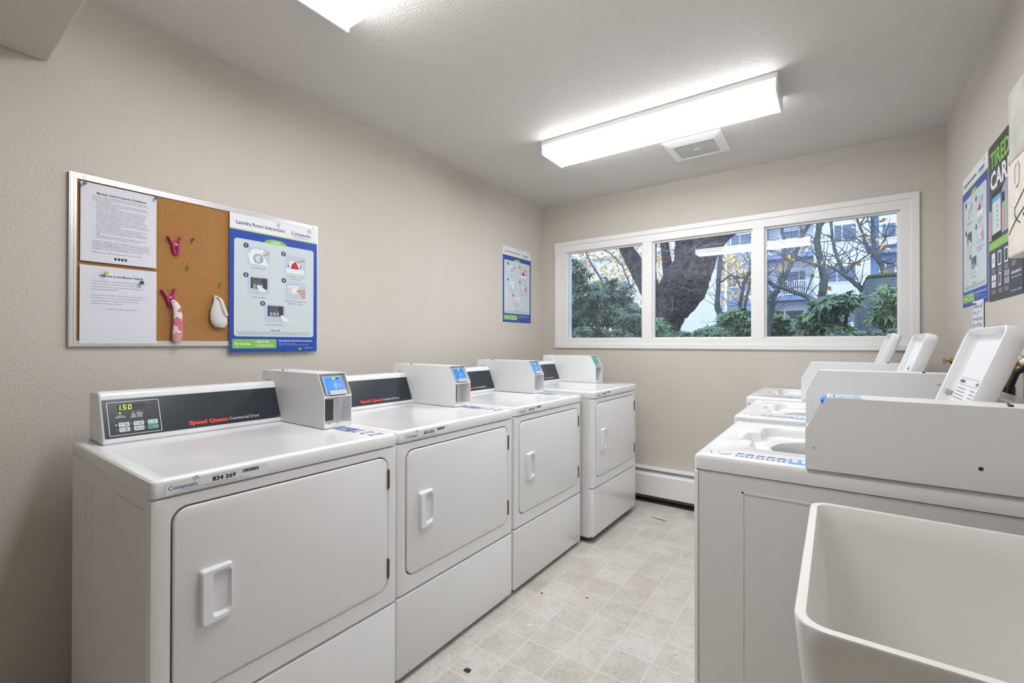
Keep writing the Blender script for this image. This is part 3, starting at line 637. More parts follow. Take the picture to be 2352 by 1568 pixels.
MB().tube([(0.26, 0.26, 0.5052), (0.26, 0.26, 0.509)], 0.035, 'steel', 20).build('drain', lt)
# ================================================================== notice board and what hangs on it
BX = 0.0006; BY0, BY1, BZ0, BZ1 = 0.350, 1.246, 1.161, 1.748
nb = thing('cork_notice_board', 'aluminium framed cork notice board on the left wall above the nearest dryer', 'notice board', (0, BY0, BZ0))
BW, BH = BY1-BY0, BZ1-BZ0
MB().box(BX, 0.008, 0.01, BW-0.01, 0.01, BH-0.01, 'cork').build('cork_sheet', nb)
ft = 0.020; fm = MB()
O4 = [(0, 0), (BW, 0), (BW, BH), (0, BH)]; I4 = [(ft, ft), (BW-ft, ft), (BW-ft, BH-ft), (ft, BH-ft)]
for k in range(4):
    q = [O4[k], O4[(k+1) % 4], I4[(k+1) % 4], I4[k]]; fm.prism(q, 'x', BX, 0.013, 'aluminium')
    mid = lambda f: [(O4[j][0]*(1-f)+I4[j][0]*f, O4[j][1]*(1-f)+I4[j][1]*f) for j in range(4)]
    for f1, f2 in ((0.15, 0.38), (0.6, 0.85)):
        a_, b = mid(f1), mid(f2); fm.prism([a_[k], a_[(k+1) % 4], b[(k+1) % 4], b[k]], 'x', 0.0131, 0.0145, 'aluminium')
fm.build('frame', nb, bev=0.0005, seg=1)
for y in (0.040, BW-0.022): MB().tube([(0.013, y, BH-0.011), (0.017, y, BH-0.011)], [0.0055, 0.004], 'steel', 12).build('screw', nb)
def sheet(name, label, cat, O, U, V, N, w, h, fn, m='paper', curl=0.0, th=0.0007, kind=None):
    b = MB().frame(O, U, V, N); b.slab(0, 0, w, h, 0, th, m); b.fr[0] = b.fr[0]+b.fr[3]*th; fn(b, w, h)
    o = b.build(name); return tag(o, label, cat, kind)
LU, LV, LN = (0, 1, 0), (0, 0, 1), (1, 0, 0)
def body(b, lines, x0, x1, top, lh, size, m='print_charcoal'):
    for k, l in enumerate(lines):
        if not l: continue
        ind = 0
        if l[0] == '*': b.disc(x0+0.005, top-k*lh+size*0.3, 0.0011, m, 0.0003, 6); l = l[1:]; ind = 0.011
        elif l[0] == '>': l = l[1:]; ind = 0.011
        full = len(l) > 58; b.text(l, x0+ind, top-k*lh, size, m, 0.0003, res=1, width=(x1-x0-ind)*(min(1, len(l)/78)))
G = ['Welcome to the Mariner Oxford Laundry Room! This is a shared, common space,', 'and in order to keep it well-functioning and harmonious for all, please abide by', 'the following guidelines:',
 '*Please keep all surfaces clean. Messes are going to happen (it is a laundry', '>room, after all), but please do clean up after yourself and put any garbage', '>in the bin under the sink area.',
 '*Please note that machines are available on a first-come-first-served basis.', '>There is no way to "reserve" a machine. Leaving a laundry bag beside the', '>washers does not mean that you are "next in line." Obviously if multiple', ">people show up as the washer finishes the bag that's been there longest", '>has priority, in keeping with the first-come-first-served principle.',
 '*Please remember that it is acceptable for someone to remove your laundry', '>from a machine after it has run, and to leave it on top of a dryer or other', '>clean surface. It is not always evident when someone might be coming back', ">to change their laundry. :) Please set a timer if you aren't comfortable with", '>other people touching your laundry.',
 '*Please confirm that the laundry you are picking up is yours. As they say at', '>the airport, double-check the name on your checked bags. Many bags', '>(laundry) can look alike! On a related note, if you have accidentally taken', ">some or all of someone else's laundry, please return it to the laundry room", '>ASAP.',
 '*Please make note that the laundry room is only available for use between', '>the hours of 8am-10pm, in order to keep noise levels reasonable.', '',
 'If you have any questions about the use of the laundry room, or need to report or', 'residents (e.g. missing clothes), please contact the Oxford Mariner Strata Council', 'via 2328-strata-council@googlegroups.com. If you have questions about laundry', 'cards, these should be directed to the Real Estate. If one of the machines is not', 'working, please refer to the contact information posted on the unit.', '',
 'Thank you for your efforts in keeping this shared space functional!']
def guide(b, w, h):
    b.text('Mariner Oxford Laundry Guidelines', w*0.52, h-0.034, 0.0095, 'print_black', 0.0003, 'c', 0.03, width=0.138)
    body(b, G, 0.030, 0.190, h-0.043, 0.00645, 0.0056)
    for k in range(4):
        u = 0.090+k*0.0095; b.rect(u, 0.012, u+0.006, 0.021, 'print_black', 0.0003); b.rect(u-0.001, 0.018, u+0.007, 0.0205, 'print_black', 0.0004)
sheet('guidelines_notice', 'white typed sheet headed Mariner Oxford Laundry Guidelines, pinned top left of the cork board', 'notice', (0.0145, 0.378, 1.453), LU, LV, LN, 0.212, 0.269, guide)
W_ = ["Thank you for joining our community at 2328 Oxford St. Whether you're", 'an owner or a renter, we welcome you to join our Mariner Oxford', 'Google group in order to stay up to date with the building or to share', 'any building related information.', '',
 'If you would like to be added to the Google group, please email here at', 'the address below. You can also contact the Oxford Mariner Strata', 'Council via 2328-strata-council@googlegroups.com if you have', 'building related questions or concerns.']
def welcome(b, w, h):
    b.text('Welcome to the Mariner Oxford!', w*0.52, h-0.036, 0.010, 'print_navy', 0.0003, 'c', 0.03, width=0.122)
    body(b, W_, 0.030, 0.198, h-0.054, 0.0097, 0.0060, 'print_bluegrey'); b.text("It's great to have you here, neighbour!", w*0.53, h-0.150, 0.006, 'print_bluegrey', 0.0003, 'c', width=0.085)
sheet('welcome_notice', 'white sheet headed Welcome to the Mariner Oxford, pinned below the typed guidelines', 'notice', (0.0148, 0.377, 1.171), LU, LV, LN, 0.214, 0.269, welcome)
def hand(b, u, v, s, m='print_skin', d=1):
    b.poly([(u, v), (u+s*0.35*d, v+s*0.12), (u+s*d, v+s*0.5), (u+s*d, v+s*0.85), (u+s*0.3*d, v+s*0.5), (u-s*0.05*d, v+s*0.2)][::d], m, 0.0011)
def poster(kind):
    def f(b, w, h):
        V = lambda t: h*(1-t)
        b.rect(0, 0, w, V(0.118), 'print_blue', 0.0002).rect(0, V(0.118), w, V(0.108), 'print_lime', 0.0003)
        b.text('Laundry Room Instructions', w*0.065, V(0.075), h*0.036, 'print_navy', 0.0004, width=w*0.53, bold=0.015)
        logo(b, w*0.67, V(0.078), h*0.038, 'print_navy', 'print_teal', 0.0004); b.text('Laundry & Beyond', w*0.69, V(0.096), h*0.014, 'print_navy', 0.0004, width=w*0.2)
        b.rect(w*0.045, V(0.885), w*0.955, V(0.178), 'print_pale', 0.0004, w*0.03)
        b.poly([(w*(0.49+0.13*math.cos(a)), V(0.178)-0.0005+h*0.034*math.sin(a)) for a in [math.pi*k/14 for k in range(15)]], 'print_green', 0.0005)
        b.text('WASHER' if kind == 1 else 'DRYER', w*0.49, V(0.172), h*0.018, 'print_white', 0.0007, 'c', 0.03)
        caps = (('Add detergent',), ('Load clothes loosely', 'and close lid'), ('Select settings',), ('Hold card at reader until', 'light turns green'), ('Press start button',)) if kind == 1 else (('Clean lint filter',), ('Load clothes loosely',), ('Select settings',), ('Hold card at reader until', 'light turns green'), ('Press start',))
        pos = ((0.18, 0.225, 0.42, 0.36), (0.595, 0.245, 0.85, 0.39), (0.18, 0.44, 0.42, 0.575), (0.60, 0.45, 0.85, 0.585), (0.36, 0.640, 0.61, 0.775))
        for i, (a_, t0, c, t1) in enumerate(pos):
            b.rect(w*a_, V(t1), w*c, V(t0), 'print_ice', 0.0006, w*0.035); b.disc(w*(a_-0.015), V(t0-0.004), w*0.027, 'print_navy', 0.0013)
            b.text(str(i+1), w*(a_-0.015), V(t0+0.004), h*0.026, 'print_white', 0.0015, 'c', 0.03)
            for k, s_ in enumerate(caps[i]): b.text(s_, w*(a_+c)/2, V(t1+0.024+0.020*k), h*0.018, 'print_charcoal', 0.0006, 'c', res=1)
            cx, cy = w*(a_+c)/2, V((t0+t1)/2)
            if i == 0:
                b.poly([(cx-w*.09, V(t1)+h*.01), (cx-w*.12, cy+h*.02), (cx+w*.05, cy+h*.015), (cx+w*.11, V(t1)+h*.005)], 'print_white', 0.0008)
                b.poly([(cx-w*.10, cy+h*.02), (cx-w*.06, cy+h*.055), (cx+w*.06, cy+h*.055), (cx+w*.035, cy+h*.02)], 'print_white', 0.0009)
                b.disc(cx-w*.005, cy-h*.015, w*.055, 'print_grey', 0.001).disc(cx, cy-h*.015, w*.04, 'print_pale', 0.0011).poly([(cx+w*.01, cy-h*.035), (cx+w*.04, cy-h*.03), (cx+w*.03, cy+h*.005), (cx+w*.02, cy+h*.005)], 'print_sky', 0.0012)
                b.poly([(cx+w*.04, cy+h*.012), (cx+w*.12, cy+h*.05), (cx+w*.12, cy+h*.03), (cx+w*.06, cy+h*.005)][::-1], 'print_skin', 0.0012)
            elif i == 1:
                b.rect(cx-w*.11, V(t1)+h*.006, cx+w*.11, cy-h*.03, 'print_white', 0.0008).rect(cx-w*.07, cy-h*.03, cx+w*.05, cy+h*.03, 'print_white', 0.0008)
                b.poly([(cx-w*.06, cy-h*.03), (cx+w*.05, cy-h*.03), (cx+w*.02, cy+h*.01), (cx, cy+h*.03), (cx-w*.04, cy+h*.008)], 'print_crimson', 0.001)
                b.poly([(cx-w*.005, cy+h*.025), (cx+w*.03, cy+h*.018), (cx+w*.125, cy+h*.045), (cx+w*.11, cy+h*.06)], 'print_skin', 0.0012)
                b.rect(cx-w*.09, cy-h*.018, cx-w*.08, cy-h*.003, 'print_black', 0.0011).rect(cx+w*.06, cy-h*.018, cx+w*.07, cy-h*.003, 'print_black', 0.0011)
            elif i in (2, 4):
                pm = 'print_charcoal' if kind == 1 else 'print_white'; pl = 'print_pale' if kind == 1 else 'print_grey'
                b.rect(cx-w*.085, cy-h*.022, cx+w*.095, cy+h*.058, pm, 0.0008); b.ring(cx-w*.06, cy+h*.034, cx+w*.02, cy+h*.052, 0.001, 0.0009, pl, 0.001)
                for k in range(5): b.rect(cx+w*(-.065+k*.022), cy+h*.018, cx+w*(-.053+k*.022), cy+h*.022, pl, 0.001)
                for k in range(3):
                    for q in range(2): b.rect(cx+w*(-.06+k*.038), cy+h*(-.002-q*.014), cx+w*(-.032+k*.038), cy+h*(.007-q*.014), pl, 0.001, 0.0008)
                hx, hy = (cx-w*.02, cy+h*.002) if i == 2 else (cx+w*.06, cy-h*.014)
                b.poly([(hx, hy), (hx+w*.02, hy+h*.004), (hx+w*.075, hy-h*.018), (hx+w*.10, hy-h*.045), (hx+w*.03, hy-h*.045)][::-1], 'print_white', 0.0012)
            else:
                b.rect(cx-w*.09, cy-h*.03, cx+w*.04, cy+h*.035, 'print_white', 0.0008); b.ring(cx-w*.08, cy-h*.028, cx+w*.035, cy+h*.022, 0.003, 0.001, 'print_charcoal', 0.001)
                for k in range(3): b.line([(cx-w*.045-w*.012*k, cy+h*.015), (cx-w*.058-w*.012*k, cy-h*.003), (cx-w*.045-w*.012*k, cy-h*.02)], 0.0009, 'print_charcoal', 0.0011)
                b.poly([(cx, cy-h*.005), (cx+w*.04, cy+h*.01), (cx+w*.125, cy+h*.015), (cx+w*.125, cy-h*.05), (cx+w*.09, cy-h*.06), (cx+w*.06, cy-h*.025)][::-1], 'print_skin', 0.0012)
        b.text('Please note:', w*0.49, V(0.842), h*0.014, 'print_black', 0.0006, 'c', 0.03)
        b.text('The vend rate is withdrawn from laundry card as soon as it is held to reader. If start button is not pushed within 45 sec, the machine', w*0.49, V(0.857), h*0.013, 'print_charcoal', 0.0006, 'c', width=w*0.84, res=1)
        b.text('will time out. Should this happen, all that is required is to hold laundry card and press start - NO additional money will be taken.', w*0.49, V(0.871), h*0.013, 'print_charcoal', 0.0006, 'c', width=w*0.80, res=1)
        b.rect(w*0.03, V(0.972), w*0.50, V(0.905), 'print_green', 0.0004, w*0.008)
        b.text('For Service:', w*0.055, V(0.947), h*0.026, 'print_white', 0.0006, width=w*0.16, bold=0.03).text('Call:', w*0.235, V(0.931), h*0.02, 'print_lime', 0.0006).text('800.561.1972', w*0.285, V(0.931), h*0.022, 'print_white', 0.0006, width=w*0.13, bold=0.03)
        b.text('Visit:', w*0.235, V(0.957), h*0.02, 'print_lime', 0.0006).text('ifixmylaundry.com', w*0.285, V(0.957), h*0.022, 'print_white', 0.0006, width=w*0.18, bold=0.02)
        b.text('Please indicate the machine ID located on the equipment.', w*0.53, V(0.920), h*0.016, 'print_white', 0.0006, width=w*0.41, bold=0.03)
        b.text('Please use machine at your own risk.', w*0.53, V(0.937), h*0.012, 'print_ice', 0.0006, width=w*0.2).text('Coinamatic is not responsible for damage due to misuse or overloading.', w*0.53, V(0.950), h*0.012, 'print_ice', 0.0006, width=w*0.37)
        b.text('ENGPTG-1602', w*0.945, V(0.975), h*0.011, 'print_white', 0.0006, 'r')
    return f
o = sheet('instruction_poster', 'blue and white Laundry Room Instructions washer poster over the right end of the cork board', 'poster', (0.0185, 0.842, 1.134), LU, LV, LN, 0.396, 0.594, poster(1), 'print_white', th=0.001)
o = sheet('instruction_poster', 'small-looking dryer instructions poster on the left wall near the window corner', 'poster', (0.001, 2.797, 1.343), LU, LV, LN, 0.396, 0.592, poster(2), 'print_white', th=0.001)
RU, RN = (0, -1, 0), (-1, 0, 0)
sheet('instruction_poster', 'blue and white washer instructions poster on the right wall above the open lids', 'poster', (RW-0.001, 2.950, 1.344), RU, LV, RN, 0.436, 0.594, poster(1), 'print_white', th=0.001)
def tired(b, w, h):
    V = lambda t: h*(1-t)
    b.rect(0, 0, w, h, 'print_charcoal', 0.0002); b.poly([(w*0.0, V(0.60)), (w*1.0, V(0.60)), (w*1.0, V(0.20)), (w*0.55, V(0.30)), (w*0.2, V(0.42)), (0, V(0.42))], 'print_lilac', 0.0003)
    b.text('TIRED', w*0.06, V(0.155), h*0.145, 'print_green', 0.0006, bold=0.03, width=w*0.60).text('OF', w*0.72, V(0.155), h*0.145, 'print_green', 0.0006, bold=0.03, width=w*0.2)
    b.text('CARDS?', w*0.06, V(0.290), h*0.155, 'print_white', 0.0006, bold=0.03, width=w*0.93)
    b.poly([(0, V(0.61)), (0, V(0.44)), (w*.14, V(0.50)), (w*.2, V(0.61))][::-1], 'print_skin', 0.0004); b.poly([(w*.42, V(.44)), (w*.5, V(.46)), (w*.5, V(.58)), (w*.4, V(.6))][::-1], 'print_skin', 0.0004)
    b.rect(w*.10, V(.615), w*.42, V(.315), 'print_black', 0.0006, w*.02).rect(w*.12, V(.58), w*.40, V(.35), 'print_pale', 0.0008).rect(w*.12, V(.38), w*.40, V(.35), 'print_sky', 0.0009)
    for k in range(5): b.rect(w*.15, V(.42+k*.03), w*.20, V(.415+k*.03), 'print_ice', 0.001).rect(w*.28, V(.425+k*.03), w*.30, V(.41+k*.03), 'print_charcoal', 0.001)
    b.rect(w*.43, V(.42), w*.51, V(.36), 'print_black', 0.0006).rect(w*.56, V(.40), w*.64, V(.34), 'print_sky', 0.0006).rect(w*.67, V(.41), w*.74, V(.33), 'print_black', 0.0006)
    b.poly([(w*.74+w*(0.20 if k % 2 else 0.155)*math.cos(k*math.pi/12), V(.48)+w*(0.20 if k % 2 else 0.155)*math.sin(k*math.pi/12)) for k in range(24)], 'print_green', 0.0008); b.text('Download', w*.74, V(.485), h*.02, 'print_white', 0.001, 'c')
    b.rect(0, V(.675), w, V(.625), 'print_green', 0.0007); b.text('CONNECT. SWIPE UP. ADDRESS.', w*.06, V(.66), h*.024, 'print_lime', 0.001, width=w*.8)
    for k in range(4):
        u = .10+.2*k; b.rect(w*u, V(.79), w*(u+.11), V(.70), 'print_white', 0.0007, w*.015)
        if k: b.rect(w*(u+.015), V(.78), w*(u+.095), V(.71), 'print_charcoal', 0.0009)
        if k == 0: b.line([(w*.13, V(.75)), (w*.155, V(.735)), (w*.18, V(.74))], .003, 'print_charcoal', .001).line([(w*.13, V(.765)), (w*.155, V(.75)), (w*.18, V(.755))], .003, 'print_charcoal', .001)
        for q in range(3): b.rect(w*u, V(.808+q*.01), w*(u+.12), V(.803+q*.01), 'print_grey', 0.0007)
    for k, u in enumerate((.10, .32, .50)):
        if k == 1: b.rect(w*.32, V(.915), w*.40, V(.835), 'print_white', 0.0007, w*.01).rect(w*.335, V(.905), w*.385, V(.845), 'print_charcoal', 0.0009)
        else:
            for q in range(4): b.rect(w*(u+.075*(q % 2)), V(.873+.042*(q//2)), w*(u+.065+.075*(q % 2)), V(.838+.042*(q//2)), 'print_white' if k == 0 else 'print_lilac', 0.0007)
            b.poly([(w*(u+.09), V(.92)), (w*(u+.13), V(.92)), (w*(u+.11), V(.87))], 'print_skin', 0.0009)
        for q in range(3): b.rect(w*u, V(.938+q*.01), w*(u+.12), V(.933+q*.01), 'print_grey', 0.0007)
    b.text('NEED ASSISTANCE?', w*.70, V(.875), h*.02, 'print_white', 0.0007, width=w*.25, bold=.03).text('www.coinamatic.com', w*.70, V(.90), h*.018, 'print_white', 0.0007, width=w*.25).text('Part Number 123 864A', w*.68, V(.975), h*.018, 'print_white', 0.0007, width=w*.28)
sheet('advertising_poster', 'dark poster with big green TIRED and white CARD lettering on the right wall', 'poster', (RW-0.001, 2.500, 1.338), RU, LV, RN, 0.398, 0.598, tired, 'print_charcoal', th=0.001)
def hnote(b, w, h):
    for k, s_ in enumerate(('Please all', 'the q + !', 'waste', 'by off ta', 'paper')): b.text(s_, 0.012, h-0.032-k*0.026, 0.027, 'print_bluegrey', 0.0004, shear=0.3, width=w*(0.85 if k % 2 == 0 else 0.78))
sheet('handwritten_note', 'narrow white handwritten note hanging below the posters on the right wall', 'note', (RW-0.0032, 2.760, 1.175), RU, LV, RN, 0.185, 0.183, hnote, 'print_white')
pinm = MB().tube([(-0.0035, 0, 0), (-0.005, 0, 0)], 0.006, 'pin_blue', 12)
# ---- pins, clips and socks
def pin(y, z, x, m, label, s=1.0, d=1):
    b = MB(); b.tube([(0, 0, 0), (0.006*d, 0, 0)], 0.0007, 'steel', 6); q = 0.0035*s
    b.tube([(0.005*d, 0, 0), (0.0062*d, 0, 0), (0.0075*d, 0, 0), (0.014*d, 0, 0), (0.0152*d, 0, 0), (0.0165*d, 0, 0)], [q*0.9, q*1.1, q*0.7, q*0.85, q*1.5, q*1.3], m, 12)
    o = b.build('push_pin', sm=40, loc=(x, y, z)); return tag(o, label, 'push pin', 'push pins')
xs_ = 0.0153
pin(0.386, 1.713, xs_, 'pin_blue', 'blue push pin in the top left corner of the guidelines sheet')
pin(0.585, 1.716, xs_, 'pin_blue', 'blue push pin in the top right corner of the guidelines sheet')
pin(0.708, 1.584, 0.008, 'pin_blue', 'blue push pin on bare cork beside the upper pink clip')
pin(0.692, 1.472, 0.008, 'pin_green', 'green push pin on bare cork below the upper pink clip')
pin(0.808, 1.419, 0.008, 'pin_green', 'green push pin on bare cork above the grey sock')
pin(0.443, 1.417, xs_, 'pin_yellow', 'yellow push pin in the welcome sheet heading', 1.2)
pin(0.543, 1.394, xs_, 'pin_teal', 'dark green push pin in the welcome sheet text', 1.3)
pin(1.045, 1.715, 0.0195, 'pin_clear', 'clear push pin at the top of the washer instructions poster', 1.1)
pin(1.074, 1.140, 0.0195, 'pin_teal', 'teal push pin at the bottom edge of the washer instructions poster')
pin(1.145, 1.146, 0.0195, 'pin_yellow', 'yellow push pin near the bottom right of the washer instructions poster')
pin(2.985, 1.925, 0.0022, 'steel', 'metal pin at the top of the dryer instructions poster')
pin(2.995, 1.350, 0.0022, 'print_red', 'red push pin at the bottom of the dryer instructions poster')
o = pin(2.665, 1.343, RW-0.0045, 'pin_blue', 'blue push pin holding the handwritten note on the right wall', d=-1)
def clip(y, z, rot, label):
    t = thing('plastic_clip', label, 'clip', (0.0085, y, z), 0, 'magenta plastic clips'); t.rotation_euler = (math.radians(rot), 0, 0)
    for sgn in (-1, 1):
        P = [(-0.004*sgn-0.002, -0.030), (0.009*sgn, -0.030), (0.013*sgn, -0.012), (0.011*sgn, 0.004), (0.022*sgn, 0.034), (0.017*sgn, 0.036), (0.004*sgn, 0.010), (0.0005*sgn, -0.012)]
        P = [(sgn*0.0008, -0.034), (sgn*0.009, -0.030), (sgn*0.0125, -0.010), (sgn*0.012, 0.004), (sgn*0.024, 0.036), (sgn*0.0185, 0.038), (sgn*0.004, 0.008), (sgn*0.0008, -0.006)]
        MB().prism(P, 'x', 0.001, 0.013, 'clip_magenta').build('clip_arm', t, bev=0.0015)
    MB().tube([(0.0, 0, -0.010), (0.0142, 0, -0.010)], 0.0055, 'seam_dark', 12).tube([(0.0, 0, 0.005), (0.0145, 0, 0.005)], 0.0045, 'steel', 12).build('spring', t)
    return t
clip(0.651, 1.548, 6, 'empty pink plastic clip on the upper middle of the cork')
clip(0.634, 1.343, 10, 'lower pink plastic clip holding the pink patterned sock')
def flat_loft(path, name, m, fl=0.45):
    loops = []; n = 14
    for (y, z, x, ry, rz_) in path:
        loops.append([(x+ry*fl*math.cos(a), y+ry*math.sin(a)*rz_, z+ry*math.sin(a)*(1-abs(rz_))*0.6) for a in [2*math.pi*k/n for k in range(n)]])
    return MB().loft(loops, m)
ps = thing('baby_sock', 'small white and pink patterned sock hanging from the lower pink clip', 'sock', (0, 0, 0))
flat_loft([(0.640, 1.338, 0.028, 0.006, 1), (0.643, 1.330, 0.028, 0.012, 1), (0.652, 1.312, 0.029, 0.014, 1), (0.655, 1.290, 0.030, 0.0145, 1), (0.655, 1.262, 0.030, 0.015, 1), (0.656, 1.232, 0.030, 0.017, 1), (0.655, 1.210, 0.030, 0.018, 1)], 'x', 'sock_pink').build('sock_leg', ps, sm=60)
flat_loft([(0.655, 1.212, 0.030, 0.0178, 1), (0.653, 1.195, 0.030, 0.016, 1), (0.653, 1.180, 0.030, 0.014, 1), (0.654, 1.171, 0.030, 0.009, 1)], 'x', 'sock_toe').build('sock_toe', ps, sm=60)
gs = thing('grey_sock', 'small folded light grey sock pinned beside the washer poster on the cork', 'sock', (0, 0, 0))
flat_loft([(0.789, 1.368, 0.018, 0.007, 1), (0.794, 1.360, 0.020, 0.011, 1), (0.798, 1.340, 0.024, 0.019, 1), (0.797, 1.318, 0.026, 0.026, 1), (0.797, 1.295, 0.026, 0.030, 1), (0.799, 1.272, 0.026, 0.032, 1), (0.803, 1.252, 0.025, 0.029, 1), (0.806, 1.238, 0.022, 0.018, 1)], 'x', 'sock_grey', 0.4).build('sock_body', gs, sm=60)
flat_loft([(0.796, 1.362, 0.028, 0.006, 1), (0.806, 1.350, 0.031, 0.0075, 1), (0.811, 1.325, 0.036, 0.008, 1), (0.818, 1.300, 0.038, 0.009, 1), (0.824, 1.286, 0.036, 0.007, 1)], 'x', 'sock_grey', 0.8).build('folded_cuff', gs, sm=60)
# ================================================================== concrete ledge on the right wall
cl = thing('concrete_ledge', 'rough concrete and plaster block jutting from the right wall beside the dark poster', 'concrete block', (2.45, 0, 0))
MB().box(0, RW-2.4505, 0.75, 1.607, 1.618, 1.798, 'concrete').build('bare_concrete', cl, bev=0.005)
pm = MB().box(-0.0015, RW-2.4505, 0.75, 1.6085, 1.385, 1.6175, 'plaster')
pm.build('plaster_face', cl, bev=0.006)
ink = MB().frame((-0.0018, 1.60, 1.385), (0, -1, 0), (0, 0, 1), (-1, 0, 0))
ink.line([(0.005, 0.058), (0.035, 0.074), (0.068, 0.087), (0.113, 0.100), (0.17, 0.125)], 0.0032, 'marker_ink').line([(0.15, 0.165), (0.114, 0.140), (0.080, 0.126), (0.052, 0.113), (0.048, 0.100), (0.060, 0.085), (0.089, 0.071)], 0.0032, 'marker_ink')
ink.disc(0.112, 0.086, 0.004, 'marker_ink').disc(0.030, 0.122, 0.0015, 'marker_ink').disc(0.040, 0.116, 0.0015, 'marker_ink').build('marker_scribble', cl)
MB().frame((-0.0018, 1.60, 1.385), (0, -1, 0), (0, 0, 1), (-1, 0, 0)).ring(0.045, 0.160, 0.085, 0.222, 0.0195, 0.006, 'plaster', 0.0025).build('plaster_patch', cl)
# ================================================================== water valves behind the washers
def valve(y, z, label, big):
    t = thing('water_valve', label, 'valve', (RW-0.001, y, z), 0, 'washer water valves'); t.scale = (1.08, 1.3, 0.88)
    MB().loft([[(x, r*math.cos(a), r*math.sin(a)) for a in [2*math.pi*k/24 for k in range(24)]] for x, r in ((0, 0.032), (-0.004, 0.032), (-0.012, 0.024), (-0.018, 0.012))], 'chrome').build('escutcheon', t, sm=50)
    MB().tube([(-0.012, 0, 0), (-0.036, 0, 0)], 0.010, 'pvc', 16).build('pipe_stub', t, sm=50)
    b = MB(); b.tube([(-0.034, 0, 0), (-0.046, 0, 0)], 0.012, 'brass', 6).tube([(-0.046, 0, -0.004), (-0.085, 0, -0.004)], 0.015, 'brass', 12).tube([(-0.058, 0, -0.002), (-0.058, 0, -0.044)], 0.017, 'brass', 12).tube([(-0.058, 0, -0.040), (-0.058, 0, -0.054)], 0.024, 'brass', 6).tube([(-0.045, -0.004, -0.018), (-0.018, -0.03, -0.018)], 0.007, 'brass', 10)
    b.build('valve_body', t, sm=40)
    MB().box(-0.108, -0.096, -0.006, 0.006, -0.022, 0.012, 'handle_grey').tube([(-0.084, 0, -0.004), (-0.102, 0, -0.004)], 0.005, 'brass', 8).build('lever', t, bev=0.002)
    MB().tube([(-0.058, 0, -0.054), (-0.058, 0, -0.080)], 0.014, 'copper', 12).build('hose_coupling', t, sm=50)
    return t
valve(2.000, 1.116, 'brass water valve with chrome wall plate behind the nearest open lid', True)
valve(2.110, 1.112, 'brass water valve mostly hidden behind the nearest open lid', True)
valve(2.655, 1.105, 'dull brass water valve with grey lever, between the nearest and middle open lids', False)
for y, zq, lb in ((2.000, 1.044, 'black rubber hose hanging from the valve with chrome wall plate'), (2.110, 1.040, 'black rubber hose just behind the nearest open lid'), (2.655, 1.033, 'black rubber hose under the far brass valve')):
    x = RW-0.064; o = MB().tube([(x, y, zq), (x, y, 0.98), (x, y+0.01, 0.85), (x+0.004, y+0.02, 0.60), (x, y+0.02, 0.30)], 0.021, 'rubber', 12).build('water_hose', sm=60); tag(o, lb, 'hose', 'washer hoses')
o = MB().tube([(RW-0.012, 1.86, 1.128), (RW-0.035, 1.88, 1.122), (RW-0.060, 1.915, 1.09), (RW-0.070, 1.935, 1.04), (RW-0.072, 1.94, 0.95), (RW-0.072, 1.94, 0.80)], 0.008, 'rubber', 10).build('drain_cord', sm=60); tag(o, 'thin black cable curving down from the right wall beside the brass valve', 'cable')
# ================================================================== bits on the floor
def blob(name, x, y, r, m, label, cat, fl=0.5):
    b = bmesh.new(); bmesh.ops.create_icosphere(b, subdivisions=2, radius=1); rnd = random.Random(int(x*1000))
    for v in b.verts: k = r*(0.65+0.6*rnd.random()); v.co = Vector((v.co.x*k*1.3, v.co.y*k, max(-0.3, v.co.z)*k*fl+r*0.3*fl))
    me = bpy.data.meshes.new(name); b.to_mesh(me); b.free(); me.materials.append(MT[m]); o = bpy.data.objects.new(name, me); COL.objects.link(o); o.location = (x, y, 0); return tag(o, label, cat)
def fl(u, v): d = fw + RT*((u-1176)/CF) + UP*((784-v)/CF); return CAM + d*(-CAM.z/d.z)
p = fl(1074, 1540); blob('lint_clump', p.x, p.y, 0.011, 'lint', 'dark clump of lint on the floor in front of the second dryer', 'lint')
p = fl(1216, 1436); blob('paper_scrap', p.x, p.y, 0.007, 'scrap', 'tiny crumpled white scrap on the floor tiles', 'scrap')
p = fl(1244, 1362); blob('leaf_crumb', p.x, p.y, 0.006, 'dead_leaf', 'small brown dead leaf crumb near the third dryer', 'leaf', 0.3)
p = fl(1348, 1373); blob('leaf_crumb', p.x, p.y, 0.005, 'dead_leaf', 'pale brown crumb in the middle of the floor', 'leaf', 0.3)
p = fl(1358, 1547); blob('leaf_crumb', p.x, p.y, 0.005, 'pin_yellow', 'yellowish crumb at the bottom of the floor', 'leaf', 0.3)
p = fl(1512, 1192); o = MB().tube([(p.x-0.05, p.y+0.01, 0.002), (p.x, p.y, 0.003), (p.x+0.035, p.y-0.004, 0.002), (p.x+0.06, p.y-0.01, 0.002)], [0.001, 0.0018, 0.002, 0.001], 'lint', 6).build('dark_strand'); tag(o, 'thin dark strand lying on the floor near the heater', 'debris')
